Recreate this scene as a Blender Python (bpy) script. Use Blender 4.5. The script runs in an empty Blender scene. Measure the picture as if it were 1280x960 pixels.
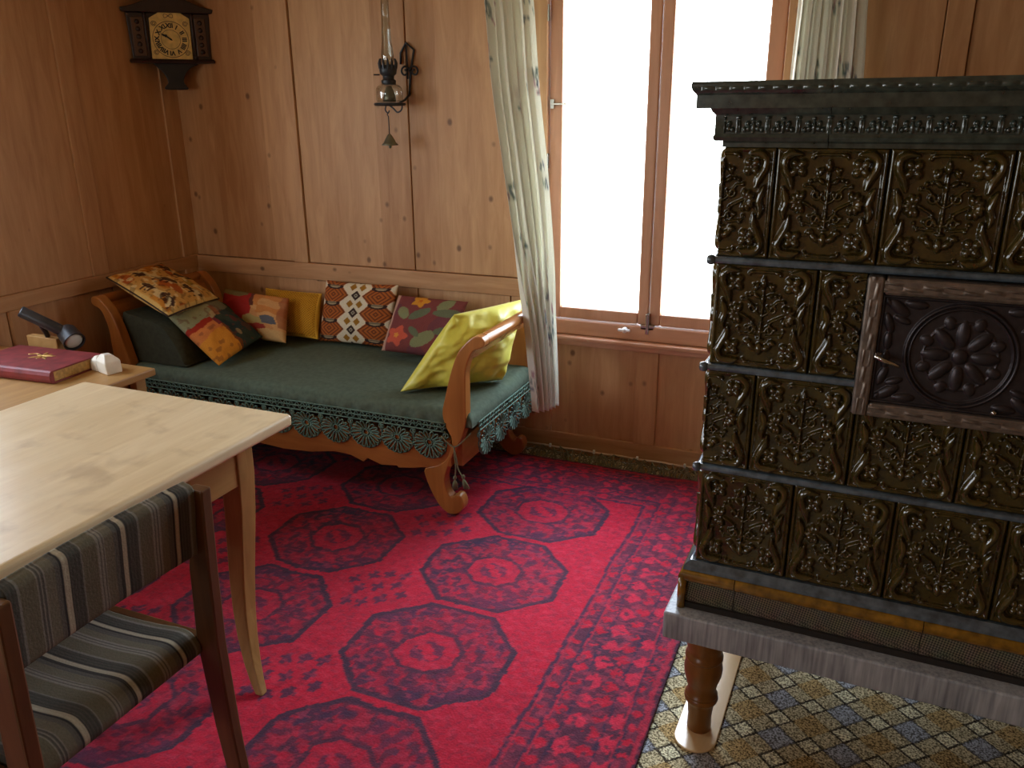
import bpy, math, random
import numpy as np
from mathutils import Matrix, Vector, Euler
random.seed(7); RNG = np.random.default_rng(7)
S = bpy.context.scene
COL = S.collection
PI = math.pi
R = math.radians

def lin(r, g, b):
    f = lambda c: (c / 255 / 12.92) if c / 255 <= 0.04045 else ((c / 255 + 0.055) / 1.055) ** 2.4
    return (f(r), f(g), f(b))
def L4(c): return (c[0], c[1], c[2], 1.0)

# ------------------------------------------------------------------ mesh builders
class MB:
    def __init__(s): s.v = []; s.f = []; s.m = []
    def add(s, verts, faces, mi=0):
        o = len(s.v); s.v += [tuple(map(float, p)) for p in verts]
        s.f += [tuple(o + i for i in f) for f in faces]; s.m += [mi] * len(faces); return s
    def box(s, x0, x1, y0, y1, z0, z1, mi=0, M=None):
        p = [(x, y, z) for z in (z0, z1) for y in (y0, y1) for x in (x0, x1)]
        if M is not None: p = [tuple(M @ Vector(q)) for q in p]
        return s.add(p, [(0, 2, 3, 1), (4, 5, 7, 6), (0, 1, 5, 4), (2, 6, 7, 3), (0, 4, 6, 2), (1, 3, 7, 5)], mi)
    def loft(s, rings, closed_ring=True, cap=True, mi=0):
        n = len(rings[0]); v = [p for r in rings for p in r]; f = []
        for i in range(len(rings) - 1):
            for j in range(n if closed_ring else n - 1):
                k = (j + 1) % n
                f.append((i * n + j, i * n + k, (i + 1) * n + k, (i + 1) * n + j))
        if cap and closed_ring:
            f.append(tuple(reversed(range(n)))); f.append(tuple((len(rings) - 1) * n + j for j in range(n)))
        return s.add(v, f, mi)
    def lathe(s, prof, c=(0, 0, 0), n=24, M=None, mi=0):
        rings = []
        for r, z in prof:
            ring = [Vector((r * math.cos(2 * PI * k / n), r * math.sin(2 * PI * k / n), z)) for k in range(n)]
            if M is not None: ring = [M @ p for p in ring]
            rings.append([(p.x + c[0], p.y + c[1], p.z + c[2]) for p in ring])
        return s.loft(rings, mi=mi)
    def tube(s, path, r, n=8, closed=False, mi=0):
        P = [Vector(p) for p in path]; N = len(P)
        rr = r if hasattr(r, '__len__') else [r] * N
        rings = []; up = Vector((0.013, 0.027, 1)).normalized(); prev = None
        for i in range(N):
            a = P[(i - 1) % N] if (closed or i > 0) else P[i]; b = P[(i + 1) % N] if (closed or i < N - 1) else P[i]
            t = (b - a).normalized() if (b - a).length > 1e-9 else Vector((0, 0, 1))
            if prev is None:
                x = t.cross(up)
                if x.length < 1e-3: x = t.cross(Vector((1, 0, 0)))
            else: x = prev - t * prev.dot(t)
            x.normalize(); prev = x; y = t.cross(x)
            rings.append([tuple(P[i] + (x * math.cos(2 * PI * k / n) + y * math.sin(2 * PI * k / n)) * rr[i]) for k in range(n)])
        if closed: rings.append(rings[0])
        return s.loft(rings, cap=not closed, mi=mi)
    def prism(s, poly, a0, a1, axis='y', mi=0):
        """poly in the other two axes, extruded along axis"""
        def P(p, a):
            return (p[0], a, p[1]) if axis == 'y' else ((a, p[0], p[1]) if axis == 'x' else (p[0], p[1], a))
        n = len(poly); v = [P(p, a0) for p in poly] + [P(p, a1) for p in poly]
        f = [(i, (i + 1) % n, n + (i + 1) % n, n + i) for i in range(n)] + [tuple(reversed(range(n))), tuple(range(n, 2 * n))]
        return s.add(v, f, mi)
    def sweep(s, prof, path, closed=False, mi=0):
        """profile [(offset outward, z)] carried along a plan polyline; outward = right of travel"""
        n = len(path); rings = []
        for i in range(n):
            p = Vector(path[i])
            def nrm(a, b):
                d = (Vector(b) - Vector(a)).normalized(); return Vector((d.y, -d.x))
            if i == 0: m = nrm(path[0], path[1])
            elif i == n - 1: m = nrm(path[-2], path[-1])
            else:
                a = nrm(path[i - 1], path[i]); b = nrm(path[i], path[i + 1]); m = a + b; m = m / max(m.length_squared / 2, 1e-6)
            rings.append([(p.x + m.x * d, p.y + m.y * d, z) for d, z in prof])
        return s.loft(rings, mi=mi)
    def build(s, name, mats, parent=None, smooth=False, bevel=0, seg=2, local=False, auto=None):
        me = bpy.data.meshes.new(name); me.from_pydata(s.v, [], s.f); me.update()
        if not isinstance(mats, (list, tuple)): mats = [mats]
        for m in mats: me.materials.append(m)
        if len(mats) > 1: me.polygons.foreach_set('material_index', s.m)
        return link(name, me, parent, smooth, bevel, seg, local, auto)

PM = {}
def link(name, me, parent=None, smooth=False, bevel=0, seg=2, local=False, auto=None):
    if parent is not None and not local: me.transform(PM[parent.name].inverted())
    import bmesh
    bm = bmesh.new(); bm.from_mesh(me); bmesh.ops.recalc_face_normals(bm, faces=bm.faces); bm.to_mesh(me); bm.free()
    if smooth:
        me.polygons.foreach_set('use_smooth', [True] * len(me.polygons))
        if auto: me.set_sharp_from_angle(angle=R(auto))
    o = bpy.data.objects.new(name, me); COL.objects.link(o)
    if parent is not None: o.parent = parent; PM[o.name] = PM[parent.name]
    else: PM[o.name] = Matrix.Identity(4)
    if bevel:
        b = o.modifiers.new('bevel', 'BEVEL'); b.width = bevel; b.segments = seg; b.limit_method = 'ANGLE'; b.angle_limit = R(35)
    return o

def grid_mesh(name, P, mat, col=None, parent=None, wrap=False, smooth=True, local=False, solid=0):
    """P: array (ny,nx,3) -> mesh, fast path; col (ny,nx,3) point colours"""
    ny, nx = P.shape[:2]
    idx = np.arange(ny * nx).reshape(ny, nx)
    if wrap: idx = np.concatenate([idx, idx[:, :1]], 1)
    q = np.stack([idx[:-1, :-1], idx[:-1, 1:], idx[1:, 1:], idx[1:, :-1]], -1).reshape(-1, 4)
    return raw_mesh(name, P.reshape(-1, 3), q, mat, None if col is None else col.reshape(-1, 3), parent, smooth, local, solid)

def raw_mesh(name, V, Q, mat, col=None, parent=None, smooth=True, local=False, solid=0):
    me = bpy.data.meshes.new(name)
    me.vertices.add(len(V)); me.vertices.foreach_set('co', np.ascontiguousarray(V, dtype=np.float32).ravel())
    me.loops.add(Q.size); me.loops.foreach_set('vertex_index', np.ascontiguousarray(Q, dtype=np.int32).ravel())
    me.polygons.add(len(Q)); me.polygons.foreach_set('loop_start', np.arange(0, Q.size, 4, dtype=np.int32))
    me.update(calc_edges=True); me.validate()
    if col is not None:
        a = me.color_attributes.new('Col', 'FLOAT_COLOR', 'POINT')
        c = np.ones((len(V), 4), np.float32); c[:, :3] = col; a.data.foreach_set('color', c.ravel())
    me.materials.append(mat)
    if parent is not None and not local: me.transform(PM[parent.name].inverted())
    if smooth: me.polygons.foreach_set('use_smooth', [True] * len(me.polygons))
    o = bpy.data.objects.new(name, me); COL.objects.link(o)
    if parent is not None: o.parent = parent; PM[o.name] = PM[parent.name]
    else: PM[o.name] = Matrix.Identity(4)
    if solid:
        m = o.modifiers.new('solid', 'SOLIDIFY'); m.thickness = solid; m.offset = 0
    return o

def tag(o, label, cat, group=None):
    o['label'] = label; o['category'] = cat
    if group: o['group'] = group
    return o
def thing(name, label, cat, loc=(0, 0, 0), rotz=0, group=None):
    o = bpy.data.objects.new(name, None); COL.objects.link(o); o.location = loc; o.rotation_euler = (0, 0, rotz)
    o.empty_display_size = 0.05
    PM[o.name] = Matrix.Translation(loc) @ Matrix.Rotation(rotz, 4, 'Z')
    return tag(o, label, cat, group)
def struct(o): o['kind'] = 'structure'; return o
def dup(src, name, parent, loc, scale=(1, 1, 1), rot=(0, 0, 0)):
    c = src.copy(); c.name = name; COL.objects.link(c); c.parent = parent; c.location = loc; c.scale = scale; c.rotation_euler = rot
    PM[c.name] = PM[parent.name]; return c

# ------------------------------------------------------------------ numpy noise
def vnoise(x, y, f=4.0, seed=0):
    g = np.random.default_rng(seed).random((64, 64))
    X = np.asarray(x) * f + 31.7; Y = np.asarray(y) * f + 17.3
    xi = np.floor(X).astype(int); yi = np.floor(Y).astype(int); fx = X - xi; fy = Y - yi
    fx = fx * fx * (3 - 2 * fx); fy = fy * fy * (3 - 2 * fy)
    G = lambda a, b: g[a % 64, b % 64]
    return (G(xi, yi) * (1 - fx) + G(xi + 1, yi) * fx) * (1 - fy) + (G(xi, yi + 1) * (1 - fx) + G(xi + 1, yi + 1) * fx) * fy
def paint(c, mask, rgb, a=1.0):
    m = (np.asarray(mask, float) * a)[..., None]; c[...] = c * (1 - m) + np.array(rgb) * m
def ell(u, v, cx, cy, rx, ry, rot=0):
    a = math.radians(rot); X = (u - cx) * math.cos(a) + (v - cy) * math.sin(a); Y = -(u - cx) * math.sin(a) + (v - cy) * math.cos(a)
    return np.sqrt((X / rx) ** 2 + (Y / ry) ** 2)

# ------------------------------------------------------------------ materials
def mat(name):
    m = bpy.data.materials.new(name); m.use_nodes = True; nt = m.node_tree
    return m, nt, nt.nodes['Principled BSDF']
def N(nt, t, **k):
    n = nt.nodes.new(t)
    for a, b in k.items():
        if a.startswith('i_'):
            key = a[2:]; n.inputs[int(key) if key.isdigit() else key].default_value = b
        else: setattr(n, a, b)
    return n
def ramp(nt, stops, interp='LINEAR'):
    n = nt.nodes.new('ShaderNodeValToRGB'); cr = n.color_ramp; cr.interpolation = interp
    while len(cr.elements) < len(stops): cr.elements.new(0.5)
    for e, (p, c) in zip(cr.elements, stops): e.position = p; e.color = L4(c) if len(c) == 3 else c
    return n
def math_(nt, op, a, b=None, clamp=False):
    n = nt.nodes.new('ShaderNodeMath'); n.operation = op; n.use_clamp = clamp
    for i, x in enumerate((a, b)):
        if x is None: continue
        if isinstance(x, (int, float)): n.inputs[i].default_value = x
        else: nt.links.new(x, n.inputs[i])
    return n.outputs[0]
def mixc(nt, f, a, b, mode='MIX'):
    n = nt.nodes.new('ShaderNodeMix'); n.data_type = 'RGBA'; n.blend_type = mode
    for s, x in ((n.inputs[0], f), (n.inputs[6], a), (n.inputs[7], b)):
        if isinstance(x, (int, float)): s.default_value = x
        elif isinstance(x, tuple): s.default_value = L4(x)
        else: nt.links.new(x, s)
    return n.outputs[2]
def bump(nt, bsdf, h, strength=0.3, dist=0.002):
    b = N(nt, 'ShaderNodeBump', i_Strength=strength, i_Distance=dist); nt.links.new(h, b.inputs['Height']); nt.links.new(b.outputs[0], bsdf.inputs['Normal'])

def plain(name, c, rough=0.5, metal=0.0, noise=0.12, scale=30, spec=0.5, coat=0, bmp=0.0, trans=0):
    m, nt, b = mat(name)
    tc = N(nt, 'ShaderNodeTexCoord'); nz = N(nt, 'ShaderNodeTexNoise', i_Scale=scale, i_Detail=4.0); nt.links.new(tc.outputs['Object'], nz.inputs['Vector'])
    d = tuple(x * (1 - noise * 2) for x in c); e = tuple(min(1, x * (1 + noise * 2)) for x in c)
    r = ramp(nt, [(0.25, d), (0.75, e)]); nt.links.new(nz.outputs['Fac'], r.inputs[0]); nt.links.new(r.outputs[0], b.inputs['Base Color'])
    b.inputs['Roughness'].default_value = rough; b.inputs['Metallic'].default_value = metal
    b.inputs['Specular IOR Level'].default_value = spec; b.inputs['Coat Weight'].default_value = coat; b.inputs['Coat Roughness'].default_value = 0.08
    if bmp: bump(nt, b, nz.outputs['Fac'], bmp, 0.003)
    return m

def wood(name, c1, c2, axis='z', rough=0.45, grain=1.0, boards=0.0, knots=0.0, knotcol=None, spec=0.4, blotch=0.35, worn=None):
    """grain runs along axis; boards = width of a board for tone changes"""
    m, nt, b = mat(name)
    tc = N(nt, 'ShaderNodeTexCoord'); mp = N(nt, 'ShaderNodeMapping')
    sc = {'x': (0.12, 1, 1), 'y': (1, 0.12, 1), 'z': (1, 1, 0.12)}[axis]
    mp.inputs['Scale'].default_value = tuple(grain * q for q in sc)
    nt.links.new(tc.outputs['Object'], mp.inputs['Vector'])
    n1 = N(nt, 'ShaderNodeTexNoise', i_Scale=26.0, i_Detail=6.0, i_Roughness=0.62, i_Distortion=0.6); nt.links.new(mp.outputs[0], n1.inputs['Vector'])
    n2 = N(nt, 'ShaderNodeTexNoise', i_Scale=2.6, i_Detail=3.0, i_Distortion=0.5); nt.links.new(mp.outputs[0], n2.inputs['Vector'])
    f = math_(nt, 'ADD', math_(nt, 'MULTIPLY', n1.outputs['Fac'], 1 - blotch), math_(nt, 'MULTIPLY', n2.outputs['Fac'], blotch))
    if boards:
        sx = N(nt, 'ShaderNodeSeparateXYZ'); nt.links.new(tc.outputs['Object'], sx.inputs[0])
        s = math_(nt, 'ADD', sx.outputs[0], sx.outputs[1]) if axis == 'z' else sx.outputs[2]
        fl = math_(nt, 'FLOOR', math_(nt, 'DIVIDE', s, boards))
        wn = N(nt, 'ShaderNodeTexWhiteNoise', noise_dimensions='1D'); nt.links.new(fl, wn.inputs['W'])
        f = math_(nt, 'ADD', f, math_(nt, 'MULTIPLY', math_(nt, 'SUBTRACT', wn.outputs['Value'], 0.5), 0.22))
    r = ramp(nt, [(0.3, c2), (0.5, tuple((a * 0.5 + q * 0.5) for a, q in zip(c1, c2))), (0.68, c1)]); nt.links.new(f, r.inputs[0])
    out = r.outputs[0]
    if knots:
        km = N(nt, 'ShaderNodeMapping'); km.inputs['Scale'].default_value = {'x': (0.8, 1, 1), 'y': (1, .8, 1), 'z': (1, 1, 0.8)}[axis]
        nt.links.new(tc.outputs['Object'], km.inputs['Vector'])
        vo = N(nt, 'ShaderNodeTexVoronoi', i_Scale=knots, i_Randomness=1.0); nt.links.new(km.outputs[0], vo.inputs['Vector'])
        d = math_(nt, 'ADD', vo.outputs['Distance'], math_(nt, 'MULTIPLY', n1.outputs['Fac'], 0.03))
        k1 = math_(nt, 'SUBTRACT', 1.0, math_(nt, 'DIVIDE', math_(nt, 'SUBTRACT', d, 0.09), 0.09), clamp=True)
        sc2 = N(nt, 'ShaderNodeSeparateColor'); nt.links.new(vo.outputs['Color'], sc2.inputs[0])
        k1 = math_(nt, 'MULTIPLY', k1, math_(nt, 'GREATER_THAN', sc2.outputs[0], 0.5))
        out = mixc(nt, math_(nt, 'MULTIPLY', k1, 0.72), out, knotcol or tuple(x * 0.25 for x in c2))
    nt.links.new(out, b.inputs['Base Color']); b.inputs['Roughness'].default_value = rough; b.inputs['Specular IOR Level'].default_value = spec
    bump(nt, b, n1.outputs['Fac'], 0.12, 0.0015)
    return m, nt, b, out, tc, n1

def cloth(name, rough=0.9, noise=0.2, scale=220, bmp=0.35, sheen=0.0, trans=0.0, nscale=12, spec=0.2):
    """colour comes from the mesh's woven-in pattern attribute, varied by noise"""
    m, nt, b = mat(name)
    at = N(nt, 'ShaderNodeAttribute', attribute_name='Col'); tc = N(nt, 'ShaderNodeTexCoord')
    n1 = N(nt, 'ShaderNodeTexNoise', i_Scale=scale, i_Detail=2.0); nt.links.new(tc.outputs['Object'], n1.inputs['Vector'])
    n2 = N(nt, 'ShaderNodeTexNoise', i_Scale=nscale, i_Detail=3.0); nt.links.new(tc.outputs['Object'], n2.inputs['Vector'])
    f = math_(nt, 'ADD', math_(nt, 'MULTIPLY', n1.outputs['Fac'], noise * 2), math_(nt, 'ADD', math_(nt, 'MULTIPLY', n2.outputs['Fac'], noise), 1 - noise * 1.5))
    g = N(nt, 'ShaderNodeCombineXYZ')
    for i in range(3): nt.links.new(f, g.inputs[i])
    out = mixc(nt, 1.0, at.outputs['Color'], g.outputs[0], 'MULTIPLY'); nt.links.new(out, b.inputs['Base Color'])
    b.inputs['Roughness'].default_value = rough; b.inputs['Specular IOR Level'].default_value = spec
    b.inputs['Sheen Weight'].default_value = sheen
    bump(nt, b, n1.outputs['Fac'], bmp, 0.002)
    if trans:
        t = N(nt, 'ShaderNodeBsdfTranslucent'); nt.links.new(out, t.inputs['Color'])
        mx = N(nt, 'ShaderNodeMixShader', i_Fac=trans) if False else nt.nodes.new('ShaderNodeMixShader'); mx.inputs[0].default_value = trans
        nt.links.new(b.outputs[0], mx.inputs[1]); nt.links.new(t.outputs[0], mx.inputs[2])
        nt.links.new(mx.outputs[0], nt.nodes['Material Output'].inputs[0])
    return m

M = {}
PINE1, PINE2 = lin(204, 160, 114), lin(168, 120, 76)
M['pine'] = wood('pine_upright', PINE1, PINE2, 'z', 0.5, 1.0, 0.31, 11.0, lin(84, 50, 26))[0]
M['pine_x'] = wood('pine_level', PINE1, PINE2, 'x', 0.5, 1.0, 0, 12.0, lin(84, 50, 26))[0]
M['pine_y'] = wood('pine_lengthwise', PINE1, PINE2, 'y', 0.5, 1.0, 0, 12.0, lin(84, 50, 26))[0]
M['winwood'] = wood('window_pine', lin(206, 156, 122), lin(182, 130, 96), 'x', 0.4)[0]
M['winwood_z'] = wood('window_pine_upright', lin(206, 156, 122), lin(182, 130, 96), 'z', 0.4)[0]
M['cherry'] = wood('cherry', lin(184, 122, 60), lin(142, 84, 34), 'z', 0.28, 0.8, spec=0.6)[0]
M['cherry_x'] = wood('cherry_level', lin(178, 112, 54), lin(132, 74, 32), 'x', 0.28, 0.8, spec=0.6)[0]
M['cherry_y'] = wood('cherry_lengthwise', lin(184, 122, 64), lin(142, 84, 38), 'y', 0.2, 0.8, spec=0.7)[0]
M['legwood'] = wood('table_leg_wood', lin(176, 134, 76), lin(136, 96, 48), 'z', 0.4, 1.2)[0]
M['apron'] = wood('apron_wood', lin(182, 140, 80), lin(146, 106, 54), 'y', 0.45, 1.0)[0]
M['chairwood'] = wood('chair_wood', lin(116, 80, 48), lin(78, 52, 30), 'z', 0.35, 1.0)[0]
M['sidewood'] = wood('side_table_wood', lin(190, 150, 92), lin(160, 118, 66), 'y', 0.45, 1.0)[0]
M['stovewood'] = wood('turned_leg_wood', lin(146, 96, 42), lin(96, 58, 22), 'z', 0.3, 1.0)[0]
M['runner'] = wood('runner_wood', lin(228, 198, 150), lin(206, 172, 124), 'y', 0.25, 0.8, spec=0.6)[0]

def table_mat():
    m, nt, b, out, tc, n1 = wood('scrubbed_table_top', lin(244, 226, 188), lin(218, 194, 150), 'y', 0.3, 1.0, spec=0.5)
    n3 = N(nt, 'ShaderNodeTexNoise', i_Scale=9.0, i_Detail=5.0, i_Distortion=0.4); nt.links.new(tc.outputs['Object'], n3.inputs['Vector'])
    r = ramp(nt, [(0.56, (0, 0, 0)), (0.74, (1, 1, 1))]); nt.links.new(n3.outputs['Fac'], r.inputs[0])
    out = mixc(nt, math_(nt, 'MULTIPLY', r.outputs[0], 0.35), out, lin(150, 118, 78))
    for (x, y, rx, ry, amt) in ((-1.775, 1.255, 0.055, 0.06, 0.62), (-1.835, 1.215, 0.05, 0.035, 0.45), (-1.72, 1.215, 0.07, 0.05, 0.25), (-1.655, 1.47, 0.03, 0.03, 0.45), (-1.96, 1.50, 0.03, 0.05, 0.4), (-1.70, 1.19, 0.05, 0.04, 0.25), (-1.58, 1.50, 0.015, 0.04, 0.4)):
        mp = N(nt, 'ShaderNodeMapping'); mp.inputs['Location'].default_value = (-x / rx, -y / ry, 0); mp.inputs['Scale'].default_value = (1 / rx, 1 / ry, 0)
        nt.links.new(tc.outputs['Object'], mp.inputs['Vector'])
        ln = N(nt, 'ShaderNodeVectorMath', operation='LENGTH'); nt.links.new(mp.outputs[0], ln.inputs[0])
        d = math_(nt, 'ADD', ln.outputs['Value'], math_(nt, 'MULTIPLY', math_(nt, 'SUBTRACT', n3.outputs['Fac'], 0.5), 1.3))
        k = math_(nt, 'SUBTRACT', 1.0, math_(nt, 'DIVIDE', math_(nt, 'SUBTRACT', d, 0.85), 0.25), clamp=True)
        out = mixc(nt, math_(nt, 'MULTIPLY', k, min(1, amt * 1.35)), out, lin(120, 106, 92))
    nt.links.new(out, b.inputs['Base Color'])
    rr = math_(nt, 'ADD', math_(nt, 'MULTIPLY', n3.outputs['Fac'], 0.25), 0.22); nt.links.new(rr, b.inputs['Roughness'])
    return m
M['table'] = table_mat()

def glaze(name, c, rough=0.12):
    m, nt, b = mat(name)
    tc = N(nt, 'ShaderNodeTexCoord'); nz = N(nt, 'ShaderNodeTexNoise', i_Scale=45.0, i_Detail=4.0); nt.links.new(tc.outputs['Object'], nz.inputs['Vector'])
    r = ramp(nt, [(0.3, tuple(x * 0.55 for x in c)), (0.7, tuple(x * 1.5 for x in c))]); nt.links.new(nz.outputs['Fac'], r.inputs[0]); nt.links.new(r.outputs[0], b.inputs['Base Color'])
    b.inputs['Roughness'].default_value = rough; b.inputs['Specular IOR Level'].default_value = 0.6
    b.inputs['Coat Weight'].default_value = 0.6; b.inputs['Coat Roughness'].default_value = 0.06
    n2 = N(nt, 'ShaderNodeTexNoise', i_Scale=160.0, i_Detail=2.0); nt.links.new(tc.outputs['Object'], n2.inputs['Vector']); bump(nt, b, n2.outputs['Fac'], 0.15, 0.001)
    return m
M['tile'] = glaze('olive_brown_glaze', lin(62, 50, 17))
M['band'] = glaze('slate_glaze', lin(78, 90, 98), 0.25)
M['ochre'] = glaze('ochre_glaze', lin(128, 90, 22), 0.22)
M['cornice'] = glaze('dark_green_glaze', lin(52, 62, 56), 0.2)
M['iron'] = plain('cast_iron', lin(62, 56, 58), 0.36, 0.6, 0.15, 60, bmp=0.1)
M['ironframe'] = plain('worn_iron', lin(124, 112, 102), 0.38, 0.7, 0.25, 50, bmp=0.1)
M['steel'] = plain('bright_steel', lin(190, 186, 178), 0.25, 1.0, 0.05)
M['core'] = plain('fire_clay', lin(40, 34, 28), 0.9)

def weave_mat():
    m, nt, b = mat('hatched_tile_band')
    tc = N(nt, 'ShaderNodeTexCoord'); mp = N(nt, 'ShaderNodeMapping'); mp.inputs['Rotation'].default_value = (0, R(35), 0); nt.links.new(tc.outputs['Object'], mp.inputs['Vector'])
    ck = N(nt, 'ShaderNodeTexChecker', i_Scale=260.0); nt.links.new(mp.outputs[0], ck.inputs['Vector'])
    nz = N(nt, 'ShaderNodeTexNoise', i_Scale=30.0); nt.links.new(tc.outputs['Object'], nz.inputs['Vector'])
    c = mixc(nt, ck.outputs['Fac'], lin(46, 42, 32), lin(128, 118, 98)); c = mixc(nt, 0.5, c, nz.outputs['Color'], 'SOFT_LIGHT')
    nt.links.new(c, b.inputs['Base Color']); b.inputs['Roughness'].default_value = 0.55; bump(nt, b, ck.outputs['Fac'], 0.5, 0.002); return m
M['weave'] = weave_mat()
def slab_mat():
    m, nt, b = mat('grey_painted_slab')
    tc = N(nt, 'ShaderNodeTexCoord'); mp = N(nt, 'ShaderNodeMapping'); mp.inputs['Scale'].default_value = (1, 1, 0.06); nt.links.new(tc.outputs['Object'], mp.inputs['Vector'])
    nz = N(nt, 'ShaderNodeTexNoise', i_Scale=150.0, i_Detail=4.0); nt.links.new(mp.outputs[0], nz.inputs['Vector'])
    n2 = N(nt, 'ShaderNodeTexNoise', i_Scale=9.0, i_Detail=3.0); nt.links.new(tc.outputs['Object'], n2.inputs['Vector'])
    r = ramp(nt, [(0.32, lin(112, 116, 122)), (0.68, lin(186, 190, 192))]); nt.links.new(math_(nt, 'ADD', math_(nt, 'MULTIPLY', nz.outputs['Fac'], 0.6), math_(nt, 'MULTIPLY', n2.outputs['Fac'], 0.4)), r.inputs[0])
    nt.links.new(r.outputs[0], b.inputs['Base Color']); b.inputs['Roughness'].default_value = 0.5; bump(nt, b, nz.outputs['Fac'], 0.3, 0.002); return m
M['slab'] = slab_mat()
def carpet_mat():
    m, nt, b = mat('diamond_patterned_carpet')
    tc = N(nt, 'ShaderNodeTexCoord'); sx = N(nt, 'ShaderNodeSeparateXYZ'); nt.links.new(tc.outputs['Object'], sx.inputs[0])
    nz = N(nt, 'ShaderNodeTexNoise', i_Scale=150.0, i_Detail=3.0); nt.links.new(tc.outputs['Object'], nz.inputs['Vector'])
    n2 = N(nt, 'ShaderNodeTexNoise', i_Scale=210.0, i_Detail=3.0); nt.links.new(tc.outputs['Object'], n2.inputs['Vector'])
    wob = math_(nt, 'MULTIPLY', math_(nt, 'SUBTRACT', nz.outputs['Fac'], 0.5), 0.016)
    x = math_(nt, 'ADD', math_(nt, 'ADD', sx.outputs[0], 0.039 + 10 * 0.157), wob); y = math_(nt, 'SUBTRACT', math_(nt, 'MULTIPLY', sx.outputs[1], 1.04), 1.995 * 1.04)
    P = 0.157
    p = math_(nt, 'DIVIDE', math_(nt, 'ADD', x, y), P); q = math_(nt, 'DIVIDE', math_(nt, 'SUBTRACT', x, y), P)
    fp = math_(nt, 'SUBTRACT', math_(nt, 'FRACT', math_(nt, 'ADD', p, 0.5)), 0.5); fq = math_(nt, 'SUBTRACT', math_(nt, 'FRACT', math_(nt, 'ADD', q, 0.5)), 0.5)
    ap = math_(nt, 'ABSOLUTE', fp); aq = math_(nt, 'ABSOLUTE', fq)
    np_ = math_(nt, 'LESS_THAN', ap, 0.2); nq = math_(nt, 'LESS_THAN', aq, 0.2)
    lp = math_(nt, 'LESS_THAN', math_(nt, 'ABSOLUTE', math_(nt, 'SUBTRACT', ap, 0.205)), 0.028); lq = math_(nt, 'LESS_THAN', math_(nt, 'ABSOLUTE', math_(nt, 'SUBTRACT', aq, 0.205)), 0.028)
    pale = math_(nt, 'MULTIPLY', np_, nq)
    wide = math_(nt, 'MULTIPLY', math_(nt, 'SUBTRACT', 1.0, np_), math_(nt, 'SUBTRACT', 1.0, nq))
    par = math_(nt, 'MODULO', math_(nt, 'ABSOLUTE', math_(nt, 'ADD', math_(nt, 'FLOOR', p), math_(nt, 'FLOOR', q))), 2.0)
    blue = math_(nt, 'MULTIPLY', wide, math_(nt, 'GREATER_THAN', par, 0.5))
    c = mixc(nt, nz.outputs['Fac'], lin(176, 160, 116), lin(222, 212, 176))
    c = mixc(nt, wide, c, lin(188, 160, 108)); c = mixc(nt, blue, c, lin(170, 174, 180)); c = mixc(nt, pale, c, lin(226, 220, 184))
    ln_all = math_(nt, 'MAXIMUM', lp, lq)
    near = math_(nt, 'MAXIMUM', math_(nt, 'MULTIPLY', lp, math_(nt, 'LESS_THAN', aq, 0.24)), math_(nt, 'MULTIPLY', lq, math_(nt, 'LESS_THAN', ap, 0.24)))
    k = math_(nt, 'MAXIMUM', near, math_(nt, 'MULTIPLY', ln_all, math_(nt, 'ADD', math_(nt, 'MULTIPLY', par, 0.6), 0.08)))
    c = mixc(nt, math_(nt, 'MULTIPLY', k, 0.9), c, lin(52, 42, 34))
    rr = ramp(nt, [(0.38, (0.22, 0.19, 0.15)), (0.62, (1.3, 1.3, 1.3))]); nt.links.new(n2.outputs['Fac'], rr.inputs[0]); c = mixc(nt, 1.0, c, rr.outputs[0], 'MULTIPLY')
    nt.links.new(c, b.inputs['Base Color']); b.inputs['Roughness'].default_value = 0.95; b.inputs['Specular IOR Level'].default_value = 0.1
    bump(nt, b, n2.outputs['Fac'], 0.8, 0.004); return m
M['carpet'] = carpet_mat()
def glass_mat(name, refl=0.05, tint=(1, 1, 1), solid=0.0):
    m = bpy.data.materials.new(name); m.use_nodes = True; nt = m.node_tree; nt.nodes.remove(nt.nodes['Principled BSDF'])
    t = N(nt, 'ShaderNodeBsdfTransparent'); t.inputs[0].default_value = L4(tint); g = N(nt, 'ShaderNodeBsdfGlossy'); g.inputs['Roughness'].default_value = 0.02
    fr = N(nt, 'ShaderNodeLayerWeight', i_Blend=0.35); mx = N(nt, 'ShaderNodeMixShader')
    nt.links.new(math_(nt, 'ADD', math_(nt, 'MULTIPLY', fr.outputs['Facing'], solid), refl, True), mx.inputs[0]); nt.links.new(t.outputs[0], mx.inputs[1]); nt.links.new(g.outputs[0], mx.inputs[2])
    nt.links.new(mx.outputs[0], nt.nodes['Material Output'].inputs[0]); return m
M['pane'] = glass_mat('window_glass', 0.04)
M['lampglass'] = glass_mat('lamp_glass', 0.06, (0.9, 0.92, 0.9), 0.75)
M['cloth'] = cloth('woven_pattern')
M['rugm'] = cloth('rug_pile', 0.95, 0.42, 170, 0.9, 0.1, nscale=30, spec=0.1)
M['curtain'] = cloth('curtain_cotton', 0.9, 0.06, 300, 0.1, trans=0.3)
M['silk'] = cloth('crumpled_silk', 0.42, 0.1, 60, 0.25, 0.2, spec=0.4)
M['green'] = plain('dark_green_wool', lin(88, 100, 84), 0.95, 0, 0.1, 60, 0.15, bmp=0.25)
M['bolstercloth'] = plain('blackish_green_wool', lin(62, 64, 50), 0.95, 0, 0.1, 60, 0.15, bmp=0.25)
M['lace'] = plain('green_crochet_cotton', lin(98, 122, 106), 0.85, 0, 0.2, 120, 0.2)
M['tassel'] = plain('grey_green_cord', lin(120, 118, 88), 0.9)
M['fringe'] = plain('undyed_fringe', lin(120, 112, 84), 0.95)
M['clockwood'] = wood('clock_case', lin(58, 38, 30), lin(34, 22, 18), 'z', 0.35)[0]
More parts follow.
